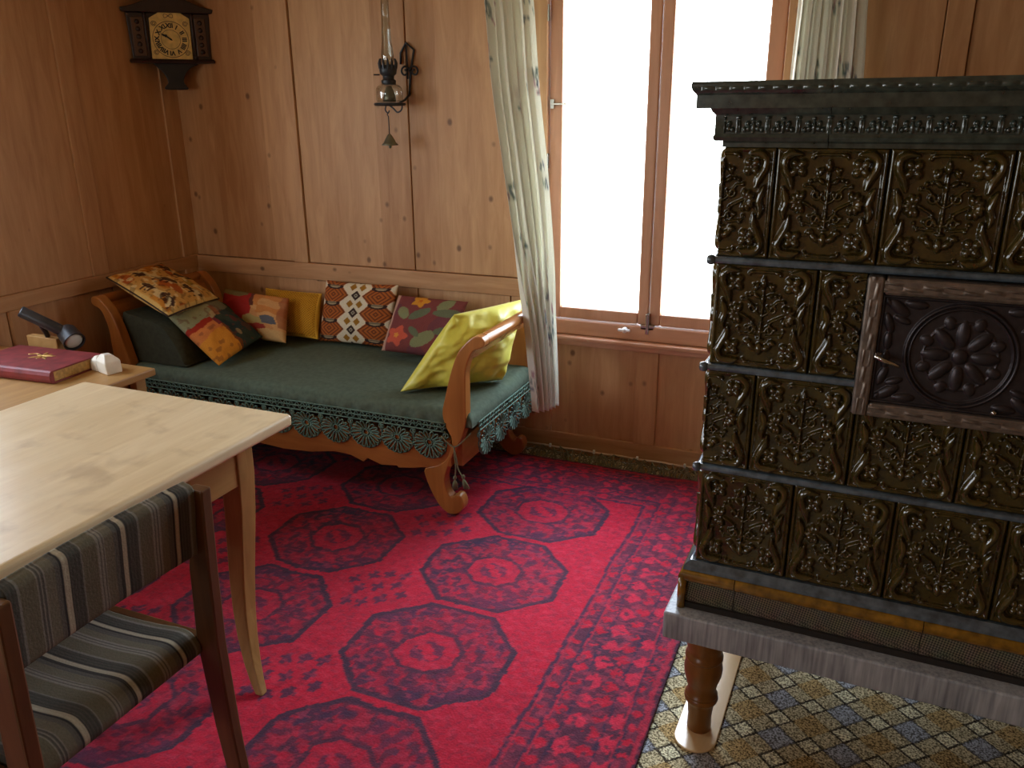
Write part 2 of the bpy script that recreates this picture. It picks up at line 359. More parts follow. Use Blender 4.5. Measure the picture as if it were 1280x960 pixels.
M['clockpanel'] = wood('clock_panel', lin(96, 66, 46), lin(70, 46, 32), 'z', 0.3)[0]
M['brass'] = plain('dull_brass', lin(214, 182, 108), 0.5, 0.2, 0.12, 40)
M['black'] = plain('black_lacquer', lin(22, 18, 18), 0.4)
M['wrought'] = plain('wrought_iron', lin(52, 54, 58), 0.45, 0.5)
M['bellm'] = plain('patinated_bell_metal', lin(120, 122, 104), 0.4, 0.7)
M['lampblack'] = plain('matt_black_metal', lin(48, 46, 46), 0.4, 0.2)
M['lens'] = plain('frosted_lens', lin(205, 205, 196), 0.3, 0, 0.03)
M['leather'] = plain('red_leather', lin(128, 46, 46), 0.55, 0, 0.2, 25, bmp=0.15)
M['pages'] = plain('page_edges', lin(196, 160, 96), 0.8, 0, 0.15, 90)
M['gilt'] = plain('gilt', lin(206, 164, 92), 0.35, 0.6)
M['stone'] = plain('white_alabaster', lin(232, 224, 204), 0.4, 0, 0.05)
M['white'] = plain('white_enamel', lin(235, 235, 232), 0.3, 0, 0.02)
M['plaster'] = plain('ceiling_board', lin(196, 160, 116), 0.8)
M['cable'] = plain('pale_cable', lin(225, 200, 176), 0.5)
M['darkgap'] = plain('dark_joint', lin(54, 32, 18), 0.9)  # dark brown backing seen through the gaps between boards

# ------------------------------------------------------------------ room shell
XL, YB, XR, YF, ZC = -3.171, 3.277, 2.1, -2.4, 2.2
b = MB(); b.box(XL - 0.15, XR + 0.15, YF - 0.15, YB + 0.25, -0.12, 0.0); struct(b.build('floor', M['pine_x']))
b = MB(); b.box(XL - 0.15, XR + 0.15, YF - 0.15, YB + 0.25, ZC, ZC + 0.1); struct(b.build('ceiling', M['plaster']))
b = MB(); b.box(XR, XR + 0.12, YF - 0.15, YB + 0.25, 0, ZC); struct(b.build('wall_right', M['pine']))
FX0, FX1, FZ0, FZ1 = -2.75, -1.75, 0.86, 1.95
b = MB()
for q in ((XL, FX0, 0, ZC), (FX1, XR, 0, ZC), (FX0, FX1, 0, FZ0), (FX0, FX1, FZ1, ZC)): b.box(q[0], q[1], YF - 0.12, YF, q[2], q[3])
struct(b.build('wall_front', M['pine']))

# back wall, with the window opening x -1.21..-.315, z .57..2.0
WX0, WX1, WZ0, WZ1 = -1.215, -0.31, 0.57, 2.02
b = MB()
def board(x0, x1, z0, z1, y=YB): b.box(x0 + 0.0025, x1 - 0.0025, y, YB + 0.1, z0, z1, 0)
for x0, x1 in ((XL, -2.46), (-2.46, -1.868), (-1.868, WX0)): board(x0, x1, 0.80, ZC)
for x0, x1 in ((XL, -2.42), (-2.42, -2.31), (-2.31, -1.86), (-1.86, -1.39), (-1.39, WX0)): board(x0, x1, 0.0, 0.715)
board(WX0, WX1, 0.0, WZ0); board(WX0, WX1, WZ1, ZC)
for x0, x1 in ((WX1, 0.19), (0.19, 0.27), (0.27, 0.95), (0.95, 1.6), (1.6, XR)): board(x0, x1, 0, ZC)
b.box(XL - 0.12, WX0 - 0.005, YB + 0.02, YB + 0.12, 0, ZC, 2); b.box(WX1 + 0.005, XR, YB + 0.02, YB + 0.12, 0, ZC, 2)
b.box(WX0, WX1, YB + 0.02, YB + 0.12, 0, WZ0, 2)
# raised rails, battens and stiles
b.box(XL, -1.30, YB - 0.012, YB + 0.02, 0.717, 0.797, 1)
b.box(-2.545, -2.463, YB - 0.008, YB + 0.02, 0.797, ZC, 0); b.box(-2.418, -2.312, YB - 0.008, YB + 0.02, 0.1, 0.712, 0)
b.box(0.19, 0.27, YB - 0.014, YB + 0.02, 0, ZC, 0)
b.box(XL, WX1 + 0.12, YB - 0.012, YB + 0.02, 0, 0.10, 1)
b.box(-0.805, -0.71, YB - 0.012, YB + 0.02, 0.1, 0.55, 0); b.box(-1.32, -1.19, YB - 0.012, YB + 0.02, 0.1, 0.55, 0); b.box(-0.33, -0.21, YB - 0.012, YB + 0.02, 0.1, 0.55, 0)
# casing boards each side of the window
b.box(-1.315, WX0, YB - 0.02, YB + 0.02, 0.57, ZC, 0); b.box(WX1, -0.215, YB - 0.02, YB + 0.02, 0.57, ZC, 0)
struct(b.build('wall_back', [M['pine'], M['pine_x'], M['darkgap']], bevel=0.003))

# left wall with two window openings nearer the viewer
b = MB()
LW = [(1.02, 2.0), (-0.75, 0.35)]; LZ0, LZ1 = 0.86, 1.95
def lbox(y0, y1, z0, z1, d=0.0, mi=0): b.box(XL - 0.12, XL + d, y0 + (0.0025 if mi == 0 else 0), y1 - (0.0025 if mi == 0 else 0), z0, z1, mi)
for y0, y1 in ((2.705, YB), (2.15, 2.705), (2.0, 2.15), (0.35, 1.02), (YF, -0.75)): lbox(y0, y1, 0.80, ZC)
for y0, y1 in LW: lbox(y0, y1, 0.80, LZ0); lbox(y0, y1, LZ1, ZC)
for y0, y1 in ((2.72, YB), (2.19, 2.72), (1.5, 2.19), (0.8, 1.5), (0.0, 0.8), (-0.8, 0.0), (YF, -0.8)): lbox(y0, y1, 0, 0.735)
b.box(XL - 0.1, XL + 0.012, YF, YB, 0.735, 0.80, 1)
b.box(XL - 0.1, XL + 0.012, 2.625, 2.71, 0.80, ZC, 0)
b.box(XL - 0.1, XL + 0.010, 3.178, YB + 0.02, 0.80, ZC, 0); b.box(XL - 0.1, XL + 0.010, 3.178, YB + 0.02, 0.1, 0.735, 0)
b.box(XL - 0.1, XL + 0.012, 2.195, 2.26, 0.1, 0.735, 0)
for q in ((YF - 0.15, -0.78, 0, ZC), (0.38, 0.99, 0, ZC), (2.03, YB + 0.2, 0, ZC), (-0.78, 0.38, 0, 0.85), (0.99, 2.03, 0, 0.85), (-0.78, 0.38, 1.97, ZC), (0.99, 2.03, 1.97, ZC)): b.box(XL - 0.15, XL - 0.09, *q, 2)
b.box(XL - 0.1, XL + 0.012, YF, YB, 0, 0.1, 1)
for y0, y1 in LW:
    b.box(XL - 0.1, XL + 0.016, y0 - 0.08, y0, 0.80, ZC, 0); b.box(XL - 0.1, XL + 0.016, y1, y1 + 0.08, 0.80, ZC, 0)
struct(b.build('wall_left', [M['pine'], M['pine_y'], M['darkgap']], bevel=0.003))

def win(name, frame_boxes, sashes, mt):
    f = MB()
    for q in frame_boxes: f.box(*q)
    o = struct(f.build(name, mt, bevel=0.004))
    for bars, pane, mm in sashes:
        s = MB()
        for q in bars: s.box(*q)
        so = s.build('sash', mm, o, bevel=0.006)
        p = MB(); p.box(*pane); p.build('pane', M['pane'], so)
    return o
y0, y1 = YB + 0.005, YB + 0.05
def sash_x(x0, x1, gx0, gx1, gz0, gz1, z0, z1):
    return ([(x0, gx0, y0, y1, z0, z1), (gx1, x1, y0, y1, z0, z1), (gx0, gx1, y0, y1, z0, gz0), (gx0, gx1, y0, y1, gz1, z1)],
            (gx0 - 0.005, gx1 + 0.005, YB + 0.026, YB + 0.030, gz0 - 0.005, gz1 + 0.005), M['winwood_z'])
w1 = win('window_1', [(WX0, WX1, YB - 0.012, YB + 0.1, WZ0, 0.632), (WX0, WX1, YB - 0.012, YB + 0.1, 1.99, WZ1)],
         [sash_x(WX0 + 0.003, -0.765, -1.158, -0.811, 0.686, 1.93, 0.636, 1.985), sash_x(-0.762, WX1 - 0.003, -0.716, -0.374, 0.686, 1.93, 0.636, 1.985)], M['winwood'])
b = MB(); b.box(-1.29, -0.20, YB - 0.05, YB, 0.548, 0.568); b.box(-1.27, -0.22, YB - 0.03, YB, 0.525, 0.548); b.build('window_sill', M['winwood'], w1, bevel=0.006)
b = MB(); b.lathe([(0.001, 0), (0.012, 0.002), (0.013, 0.02), (0.006, 0.03), (0.001, 0.031)], (-0.857, YB - 0.012, 0.615), 12, Matrix.Rotation(R(90), 4, 'X')); b.box(-0.885, -0.83, YB - 0.04, YB - 0.03, 0.61, 0.622)
b.build('window_catch', M['white'], w1, bevel=0.004)
b = MB(); b.box(-0.795, -0.735, YB - 0.012, YB + 0.006, 0.618, 0.64); b.box(-0.772, -0.757, YB - 0.016, YB + 0.006, 0.60, 0.69); b.build('window_bolt', M['steel'], w1, bevel=0.003)
b = MB(); b.tube([(-1.202, YB - 0.004, 1.522), (-1.10, YB - 0.002, 1.522)], 0.004); b.box(-1.206, -1.19, YB - 0.006, YB + 0.006, 1.505, 1.54); b.build('window_stay', M['steel'], w1)
b = MB()
for z in (1.30, 1.86, 0.80): b.tube([(-1.212, YB - 0.012, z - 0.03), (-1.212, YB - 0.012, z + 0.03)], 0.006)
b.build('hinge', M['steel'], w1)
for i, (a, c) in enumerate(LW):
    mid = (a + c) / 2; X0, X1 = XL - 0.08, XL - 0.03
    def sash_y(p, q):
        return ([(X0, X1, p, p + 0.05, LZ0 + 0.04, LZ1 - 0.04), (X0, X1, q - 0.05, q, LZ0 + 0.04, LZ1 - 0.04), (X0, X1, p + 0.05, q - 0.05, LZ0 + 0.04, LZ0 + 0.1), (X0, X1, p + 0.05, q - 0.05, LZ1 - 0.1, LZ1 - 0.04)],
                (XL - 0.057, XL - 0.053, p + 0.045, q - 0.045, LZ0 + 0.095, LZ1 - 0.095), M['winwood_z'])
    win('window_%d' % (i + 2), [(XL - 0.1, XL + 0.02, a, c, LZ0, LZ0 + 0.04), (XL - 0.1, XL + 0.01, a, c, LZ1 - 0.04, LZ1)], [sash_y(a, mid - 0.002), sash_y(mid + 0.002, c)], M['winwood'])

def sash_f(p, q):
    Y0, Y1 = YF - 0.08, YF - 0.03
    return ([(p, p + 0.05, Y0, Y1, FZ0 + 0.04, FZ1 - 0.04), (q - 0.05, q, Y0, Y1, FZ0 + 0.04, FZ1 - 0.04), (p + 0.05, q - 0.05, Y0, Y1, FZ0 + 0.04, FZ0 + 0.1), (p + 0.05, q - 0.05, Y0, Y1, FZ1 - 0.1, FZ1 - 0.04)],
            (p + 0.045, q - 0.045, YF - 0.057, YF - 0.053, FZ0 + 0.095, FZ1 - 0.095), M['winwood_z'])
win('window_4', [(FX0, FX1, YF - 0.1, YF + 0.02, FZ0, FZ0 + 0.04), (FX0, FX1, YF - 0.1, YF + 0.01, FZ1 - 0.04, FZ1)], [sash_f(FX0, (FX0 + FX1) / 2 - 0.002), sash_f((FX0 + FX1) / 2 + 0.002, FX1)], M['winwood'])

# ------------------------------------------------------------------ floor coverings
b = MB(); b.box(XL + 0.013, XR - 0.005, YF + 0.005, YB - 0.014, 0.0, 0.006)
tag(b.build('patterned_carpet', M['carpet']), 'beige and brown fitted carpet of small diamonds under the tiled stove', 'carpet')

RX0, RX1, RY0, RY1 = -2.93, -0.338, 0.0, 3.16
def rug():
    nx, ny = 460, 560
    x = np.linspace(RX0, RX1, nx); y = np.linspace(RY0, RY1, ny); X, Y = np.meshgrid(x, y)
    wob = (vnoise(X, Y, 9, 3) - 0.5) * 0.016 + (vnoise(X, Y, 60, 33) - 0.5) * 0.008; wx = (vnoise(X, Y, 7, 5) - 0.5) * 0.016 + (vnoise(X, Y, 60, 35) - 0.5) * 0.008
    A = X + wx; B = Y + wob
    RED, DK, NAVY, MAR = np.array(lin(176, 20, 44)), np.array(lin(58, 36, 52)), np.array(lin(36, 38, 60)), np.array(lin(112, 30, 50))
    c = np.empty((ny, nx, 3)); c[:] = RED
    # abrash: bands of slightly different red across the rug
    paint(c, vnoise(X * 0.2, Y, 6, 9), np.array(lin(150, 20, 40)), 0.5)
    # octagon medallions in columns and rows
    cols = (-1.0, -1.635, -2.27); iy = np.round((B - 1.725) / 0.47); cy = 1.725 + iy * 0.47
    for cx in cols:
        U = (A - cx) / 0.245; V = (B - cy) / 0.228
        m = np.maximum(np.maximum(np.abs(U), np.abs(V)), (np.abs(U) + np.abs(V)) / 1.44)
        ins = m < 0.9
        q = (U * V) > 0
        gn = vnoise(A, B, 48, 21); fl = np.sin(U * 19) * np.sin(V * 19)
        paint(c, ins & q, MAR, 0.55); paint(c, ins & ~q, DK, 0.35)
        paint(c, ins & (fl > 0.45), DK, 0.75); paint(c, ins & (fl < -0.55) & (gn > 0.4), RED, 0.8)
        paint(c, ins & (gn > 0.66), NAVY, 0.7)
        paint(c, ins & (m > 0.74) & ~q & (np.abs(V) > 0.35) & (vnoise(A, B, 30, 8) > 0.3), NAVY, 0.85)
        step = np.abs(np.abs(U) - 0.5 - 0.12 * np.sign(np.sin(V * 15))) < 0.035
        paint(c, ins & step & (np.abs(V) < 0.62), DK, 0.85)
        paint(c, ins & (np.abs(U) < 0.03) & (m > 0.4), DK, 0.7); paint(c, ins & (np.abs(V) < 0.03) & (m > 0.4), DK, 0.7)
        paint(c, (m < 0.42), RED, 0.7); paint(c, (m > 0.36) & (m < 0.42), DK, 0.9); paint(c, (m < 0.2) & (fl > -0.2), NAVY, 0.8); paint(c, m < 0.07, RED)
        paint(c, (m > 0.9) & (m < 0.985), DK, 0.95); paint(c, (m > 0.985) & (m < 1.0), RED)
    # clusters of small crosses between the columns
    jy = np.round((B - 1.96) / 0.47); sy = 1.96 + jy * 0.47
    for cx in (-1.3175, -1.9525):
        U = (A - cx); V = (B - sy)
        for dx, dy in ((0, 0), (0.055, 0.03), (-0.055, -0.03), (0.05, -0.055), (-0.05, 0.055), (0.0, 0.085), (0.0, -0.085), (0.1, -0.01), (-0.1, 0.01), (0.055, 0.095), (-0.055, -0.095)):
            p, r = np.abs(U - dx), np.abs(V - dy)
            k = ((p < 0.008) & (r < 0.026)) | ((r < 0.008) & (p < 0.022)) | (np.hypot(p, r) < 0.0145)
            paint(c, k, NAVY, 0.85)
    # border: parallel stripes of small flowers all round
    e = np.minimum(np.minimum(RX1 - A, A - RX0), np.minimum(B - RY0, RY1 - B))
    along = np.where(np.minimum(RX1 - A, A - RX0) < np.minimum(B - RY0, RY1 - B), B, A)
    bd = e < 0.315
    paint(c, bd, np.array(lin(92, 44, 62)), 0.9); paint(c, bd & (vnoise(A, B, 45, 55) > 0.5), DK, 0.7)
    def flowers(e0, pitch, rad, shift=0.0, colr=RED, a=0.95):
        al = (along + shift) / pitch; fa = (al - np.round(al)) * pitch
        d = np.abs(fa) + np.abs(e - e0); d2 = np.hypot(fa, e - e0)
        paint(c, bd & ((d < rad) | (d2 < rad * 0.72)) & (vnoise(A, B, 70, 4) > 0.3) & (vnoise(A, B, 11, 44) > 0.25), colr, a)
    flowers(0.285, 0.075, 0.026); flowers(0.235, 0.062, 0.022, 0.03); flowers(0.185, 0.085, 0.034, 0.0, np.array(lin(190, 36, 60))); flowers(0.135, 0.062, 0.026, 0.02)
    flowers(0.085, 0.085, 0.032, 0.04, np.array(lin(190, 36, 60))); flowers(0.045, 0.05, 0.016)
    for q, w in ((0.312, 0.006), (0.26, 0.005), (0.21, 0.004), (0.11, 0.004), (0.062, 0.004)): paint(c, np.abs(e - q) < w, NAVY, 0.85)
    for q, w in ((0.30, 0.004), (0.252, 0.003), (0.068, 0.003), (0.02, 0.009)): paint(c, np.abs(e - q) < w, np.array(lin(165, 34, 54)), 0.85)
    paint(c, e < 0.012, DK, 0.9)
    paint(c, vnoise(X, Y, 110, 2) > 0.66, DK, 0.32); paint(c, vnoise(X * 0.5, Y, 120, 62) > 0.7, np.array(lin(206, 60, 80)), 0.25); paint(c, vnoise(X, Y, 5, 71) , np.array(lin(150, 24, 46)), 0.25)
    for cx in cols:
        U = (A - cx) / 0.245; V = (B - cy) / 0.228; m = np.maximum(np.maximum(np.abs(U), np.abs(V)), (np.abs(U) + np.abs(V)) / 1.44)
        paint(c, (m > 0.915) & (m < 0.985) & (e > 0.32), DK, 0.75); paint(c, (m > 0.36) & (m < 0.42) & (e > 0.32), DK, 0.5)
    Z = 0.0145 + 0.0016 * vnoise(X, Y, 60, 6) + 0.004 * vnoise(X, Y, 2.2, 12)
    P = np.stack([X, Y, Z], -1)
    return P, c
root = thing('oriental_rug', 'worn red oriental rug with dark blue octagon medallions in the middle of the floor', 'rug', ((RX0 + RX1) / 2, 1.5, 0.006))
P, c = rug(); ny, nx = P.shape[:2]
sk = np.concatenate([P[:1], P, P[-1:]], 0); sk = np.concatenate([sk[:, :1], sk, sk[:, -1:]], 1); cc = np.pad(c, ((1, 1), (1, 1), (0, 0)), 'edge')
for sl in (np.s_[0, :], np.s_[-1, :], np.s_[:, 0], np.s_[:, -1]): sk[sl + (2,)] = 0.007
grid_mesh('pile', sk, M['rugm'], cc, root)
b = MB(); rr = random.Random(3)
for k in range(330):
    x = RX0 + 0.02 + (RX1 - RX0 - 0.04) * (k + rr.random()) / 330; l = 0.05 + 0.045 * rr.random(); a = rr.uniform(-0.9, 0.9); h = 0.012 + 0.03 * rr.random() * (1 if x > -1.4 else 0.4)
    p = [(x, RY1 - 0.004, 0.013), (x + 0.3 * l * a, RY1 + 0.25 * l, 0.016 + h * 0.6), (x + 0.8 * l * a, RY1 + 0.62 * l, 0.014 + h), (x + 1.2 * l * a + 0.01, RY1 + 0.85 * l, 0.012 + h * 0.4)]
    b.tube(p, [0.0032, 0.0032, 0.0028, 0.0015], 5)
b.build('fringe', M['fringe'], root, smooth=True)

b = MB(); yc = YB - 0.016
b.tube([(-1.46 + 0.05 * k, yc, 0.030 + 0.0015 * math.sin(k * 1.7)) for k in range(24)], 0.0042)
o = b.build('cable', M['cable'], smooth=True); tag(o, 'thin pale cable clipped along the skirting below the window', 'cable')
for x in (-1.19, -0.98, -0.78, -0.57, -0.40):
    b = MB(); b.box(x - 0.005, x + 0.005, yc - 0.007, YB - 0.0125, 0.024, 0.042); b.build('clip', M['white'], o, bevel=0.002)

# ------------------------------------------------------------------ tiled stove
SY = R(-1.742); STW, STD = 1.0, 0.62
st = thing('tiled_stove', 'dark glazed tiled stove with relief tiles and an iron oven door', 'stove', (-0.26, 1.70, 0.0), SY)
def capsule(H, U, V, pts, w, h, taper=None):
    pts = np.array(pts, float)
    for i in range(len(pts) - 1):
        a, c = pts[i], pts[i + 1]; d = c - a; L = d @ d + 1e-12
        t = np.clip(((U - a[0]) * d[0] + (V - a[1]) * d[1]) / L, 0, 1)
        D = np.hypot(U - a[0] - t * d[0], V - a[1] - t * d[1])
        ww = w if taper is None else w * (taper[i] * (1 - t) + taper[i + 1] * t)
        H[...] = np.maximum(H, h * np.sqrt(np.clip(1 - (D / ww) ** 2, 0, 1)))
def blob(H, U, V, cx, cy, rx, ry, h, rot=0):
    D = ell(U, V, cx, cy, rx, ry, rot); H[...] = np.maximum(H, h * np.sqrt(np.clip(1 - D ** 2, 0, 1)))
def curve(pts, n=8):
    """Catmull-Rom through points"""
    p = [np.array(q, float) for q in pts]; p = [2 * p[0] - p[1]] + p + [2 * p[-1] - p[-2]]; out = []
    for i in range(1, len(p) - 2):
        for k in range(n):
            t = k / n; out.append(0.5 * ((2 * p[i]) + (-p[i - 1] + p[i + 1]) * t + (2 * p[i - 1] - 5 * p[i] + 4 * p[i + 1] - p[i + 2]) * t * t + (-p[i - 1] + 3 * p[i] - 3 * p[i + 1] + p[i + 2]) * t ** 3))
    out.append(p[-2]); return [tuple(q) for q in out]
def spiral(cx, cy, r0, a0, turns, shrink=0.25, n=22, sgn=1):
    return [(cx + r0 * (1 - (1 - shrink) * k / n) * math.cos(a0 + sgn * 2 * PI * turns * k / n), cy + r0 * (1 - (1 - shrink) * k / n) * math.sin(a0 + sgn * 2 * PI * turns * k / n)) for k in range(n + 1)]
TH = 0.0135
def tile_height(U, V):
    H = np.zeros_like(U); h = TH
    # frame edge: a raised rim and a sunk flat
    edge = np.minimum(np.minimum(U, 1 - U), np.minimum(V, 1 - V))
    H += 0.0035 * np.clip((0.045 - edge) / 0.02, 0, 1) - 0.005 * (1 - np.sqrt(np.clip(1 - (1 - np.clip(edge / 0.022, 0, 1)) ** 2, 0, 1)))
    for sx in (0, 1):
        m = (lambda x: x) if sx == 0 else (lambda x: 1 - x)
        def rib(pts, w, tp): capsule(H, U, V, [(m(a), q) for a, q in curve(pts, 6)], w, h, list(np.interp(np.linspace(0, 1, 6 * (len(pts) - 1) + 1), np.linspace(0, 1, len(tp)), tp)))
        rib([(0.24, 0.945), (0.14, 0.945), (0.085, 0.90), (0.09, 0.82), (0.14, 0.73), (0.165, 0.65)], 0.042, [0.4, 1, 1, 1, 1, 0.4])
        rib([(0.085, 0.655), (0.11, 0.59), (0.125, 0.52), (0.105, 0.45), (0.115, 0.38)], 0.038, [0.4, 1, 1, 1, 0.4])
        rib([(0.165, 0.40), (0.155, 0.31), (0.11, 0.22), (0.075, 0.13), (0.12, 0.065), (0.22, 0.055), (0.29, 0.075)], 0.042, [0.4, 1, 1, 1, 1, 1, 0.3])
        # corner quatrefoils
        for cy in (0.83, 0.19):
            cx = m(0.215)
            for k in range(4):
                a = PI / 4 + k * PI / 2; blob(H, U, V, cx + 0.05 * math.cos(a), cy + 0.05 * math.sin(a), 0.047, 0.042, h * 0.95, math.degrees(a))
            blob(H, U, V, cx, cy, 0.02, 0.02, h)
        # side flowers
        cx, cy = m(0.255), 0.53
        for k in range(7):
            a = PI * 0.5 + (k - 3) * 0.62; a = a + PI / 2 if sx == 0 else -a + PI / 2
            blob(H, U, V, cx + 0.058 * math.cos(a), cy + 0.058 * math.sin(a), 0.05, 0.03, h * 0.95, math.degrees(a))
        blob(H, U, V, cx, cy, 0.024, 0.024, h * 0.8)
        # scrolls and stalks
        capsule(H, U, V, [(m(a), q) for a, q in curve([(0.5, 0.36), (0.43, 0.40), (0.40, 0.47), (0.35, 0.50), (0.29, 0.53)], 5)], 0.014, h * 0.7)
        capsule(H, U, V, [(m(a), q) for a, q in spiral(0.405, 0.385, 0.05, -0.4, 1.1)], 0.014, h * 0.75)
        capsule(H, U, V, [(m(a), q) for a, q in spiral(0.40, 0.60, 0.05, 0.3, 1.1, sgn=-1)], 0.014, h * 0.75)
        capsule(H, U, V, [(m(a), q) for a, q in curve([(0.5, 0.52), (0.44, 0.56), (0.36, 0.66), (0.31, 0.67)], 5)], 0.012, h * 0.7)
        capsule(H, U, V, [(m(a), q) for a, q in curve([(0.44, 0.33), (0.36, 0.335), (0.28, 0.35)], 5)], 0.011, h * 0.6)
        for q in ((0.29, 0.675), (0.335, 0.715), (0.27, 0.385), (0.30, 0.33), (0.41, 0.46), (0.375, 0.725), (0.40, 0.815), (0.355, 0.40)): blob(H, U, V, m(q[0]), q[1], 0.02, 0.02, h * 0.9)
        # leaves by the top bulb and bottom palmette
        blob(H, U, V, m(0.425), 0.80, 0.05, 0.026, h * 0.85, 60 if sx == 0 else 120); blob(H, U, V, m(0.435), 0.715, 0.05, 0.022, h * 0.8, -30 if sx == 0 else 30)
        blob(H, U, V, m(0.425), 0.215, 0.06, 0.036, h * 0.9, -35 if sx == 0 else 35); blob(H, U, V, m(0.375), 0.265, 0.045, 0.03, h * 0.85, 10 if sx == 0 else -10)
        # small brackets top and bottom
        for q in (0.94, 0.06):
            blob(H, U, V, m(0.375), q, 0.04, 0.018, h * 0.8); blob(H, U, V, m(0.345), q + (0.02 if q < 0.5 else -0.02), 0.018, 0.018, h * 0.8)
    capsule(H, U, V, [(0.37, 0.945), (0.63, 0.945)], 0.016, h * 0.6); capsule(H, U, V, [(0.37, 0.052), (0.63, 0.052)], 0.014, h * 0.6)
    capsule(H, U, V, [(0.5, 0.30), (0.5, 0.78)], 0.013, h * 0.8); blob(H, U, V, 0.5, 0.84, 0.034, 0.05, h * 1.1); blob(H, U, V, 0.5, 0.885, 0.018, 0.022, h * 1.1)
    blob(H, U, V, 0.5, 0.69, 0.024, 0.05, h); blob(H, U, V, 0.5, 0.57, 0.018, 0.018, h); blob(H, U, V, 0.5, 0.47, 0.018, 0.018, h); blob(H, U, V, 0.5, 0.40, 0.02, 0.035, h)
    blob(H, U, V, 0.5, 0.20, 0.04, 0.065, h); blob(H, U, V, 0.5, 0.295, 0.05, 0.016, h * 0.8)
    return H
def relief(name, W, Hh, nu, nv, func, mt, u0=0.0, u1=1.0, v0=0.0, v1=1.0, depth=0.012):
    u = np.linspace(u0, u1, nu); v = np.linspace(v0, v1, nv); U, V = np.meshgrid(u, v); H = func(U, V)
    X = (U - u0) / (u1 - u0) * W; Z = (V - v0) / (v1 - v0) * Hh
    P = np.stack([X, -H, Z], -1)
    P = np.concatenate([P[:1], P, P[-1:]], 0); P = np.concatenate([P[:, :1], P, P[:, -1:]], 1)
    for sl in (np.s_[0, :], np.s_[-1, :], np.s_[:, 0], np.s_[:, -1]): P[sl + (1,)] = depth
    return grid_mesh(name, P, mt, parent=st, local=True)
TW, THT = 0.1968, 0.218
full = relief('tile', TW, THT, 128, 140, tile_height, M['tile'])
lh = relief('half_tile', 0.0975, THT, 64, 140, tile_height, M['tile'], 0.5, 1.0)
rh = relief('half_tile', 0.0975, THT, 64, 140, tile_height, M['tile'], 0.0, 0.5)
dl = relief('cut_tile', 0.0875, THT, 58, 140, tile_height, M['tile'], 0.0, 0.44)
dr = relief('cut_tile', 0.1552, THT, 102, 140, tile_height, M['tile'], 0.212, 1.0)
rows = [(0.505, 0.7345, 0), (0.7495, 0.9685, 1), (0.9835, 1.1985, 0), (1.2135, 1.428, 1)]
first = {}
def put(src, loc, sz, rot=(0, 0, 0)):
    if src.name not in first: first[src.name] = 1; src.location = loc; src.scale = (1, 1, sz); src.rotation_euler = rot; return src
    return dup(src, src.name.split('.')[0], st, loc, (1, 1, sz), rot)
DX0, DX1 = 0.291, 0.641
for r, (z0, z1, off) in enumerate(rows):
    sz = (z1 - z0) / THT
    if off == 0:
        for k in range(5):
            x = 0.2 * k + 0.0018
            if r == 2 and k in (1, 2, 3):
                if k == 1: put(dl, (x, 0, z0), sz)
                if k == 3: put(dr, (0.643, 0, z0), sz)
                continue
            put(full, (x, 0, z0), sz)
    else:
        put(lh, (0.0018, 0, z0), sz)
        for k in range(4):
            put(full, (0.1 + 0.2 * k + 0.0018, 0, z0), sz)
        put(rh, (0.9 + 0.0007, 0, z0), sz)
    # left flank, same tiles turned the corner
    for k in range(3): dup(full, 'tile', st, (0.0, STD - 0.2 * k - 0.0018 - (0.0 if off == 0 else 0.0), z0), (1, 1, sz), (0, 0, R(-90)))
b = MB(); b.box(0.0115, STW - 0.0115, 0.0115, STD, 0.45, 1.50); b.build('firebox', M['core'], st, local=True)
b = MB(); b.box(STW - 0.012, STW, 0.0, STD, 0.50, 1.43); b.build('side_panel', M['tile'], st, local=True)
U_path = [(0, STD), (0, 0), (STW, 0), (STW, STD)]
def arc(cd, cz, r, a0, a1, n=6): return [(cd + r * math.cos(R(a0 + (a1 - a0) * k / n)), cz + r * math.sin(R(a0 + (a1 - a0) * k / n))) for k in range(n + 1)]
for zc in (0.742, 0.976, 1.206):
    b = MB(); b.sweep([(-0.02, zc - 0.0075)] + [(0.004, zc - 0.0075)] + arc(0.005, zc, 0.0075, -90, 90) + [(-0.02, zc + 0.0075)], U_path); o = b.build('ledge', M['band'], st, smooth=True, local=True, auto=40)
    b = MB(); b.lathe([(0.001, -0.011), (0.008, -0.008), (0.010, 0), (0.008, 0.008), (0.001, 0.011)], (-0.009, -0.009, zc), 12); b.build('corner_knob', M['band'], o, smooth=True, local=True)
b = MB(); b.sweep([(-0.02, 0.484), (0.022, 0.484), (0.02, 0.494), (0.008, 0.505), (-0.02, 0.505)], U_path); b.build('ledge', M['band'], st, local=True)
def split_front(name, prof, mt, cuts, parent=st, smooth=True):
    """mitred moulding made of separate pieces along the front, joints at cuts"""
    xs = [None] + list(cuts) + [None]
    for i in range(len(xs) - 1):
        path = []
        if xs[i] is None: path += [(0, STD), (0, 0)]
        else: path += [(xs[i] + 0.0008, 0)]
        if xs[i + 1] is None: path += [(STW, 0), (STW, STD)]
        else: path += [(xs[i + 1] - 0.0008, 0)]
        m = MB(); m.sweep(prof, path); m.build(name, mt, parent, smooth=smooth, local=True, auto=40)
split_front('base_moulding', [(-0.02, 0.452)] + arc(0.014, 0.468, 0.016, -90, 90) + [(-0.02, 0.484)], M['ochre'], (0.098, 0.485, 0.87))
split_front('base_band', [(-0.02, 0.398), (0.014, 0.398), (0.016, 0.402), (0.012, 0.452), (-0.02, 0.452)], M['weave'], (0.098, 0.485, 0.87))
b = MB(); b.sweep([(-0.02, 0.383), (0.022, 0.383), (0.022, 0.398), (-0.02, 0.398)], U_path); b.build('plinth', M['core'], st, local=True)
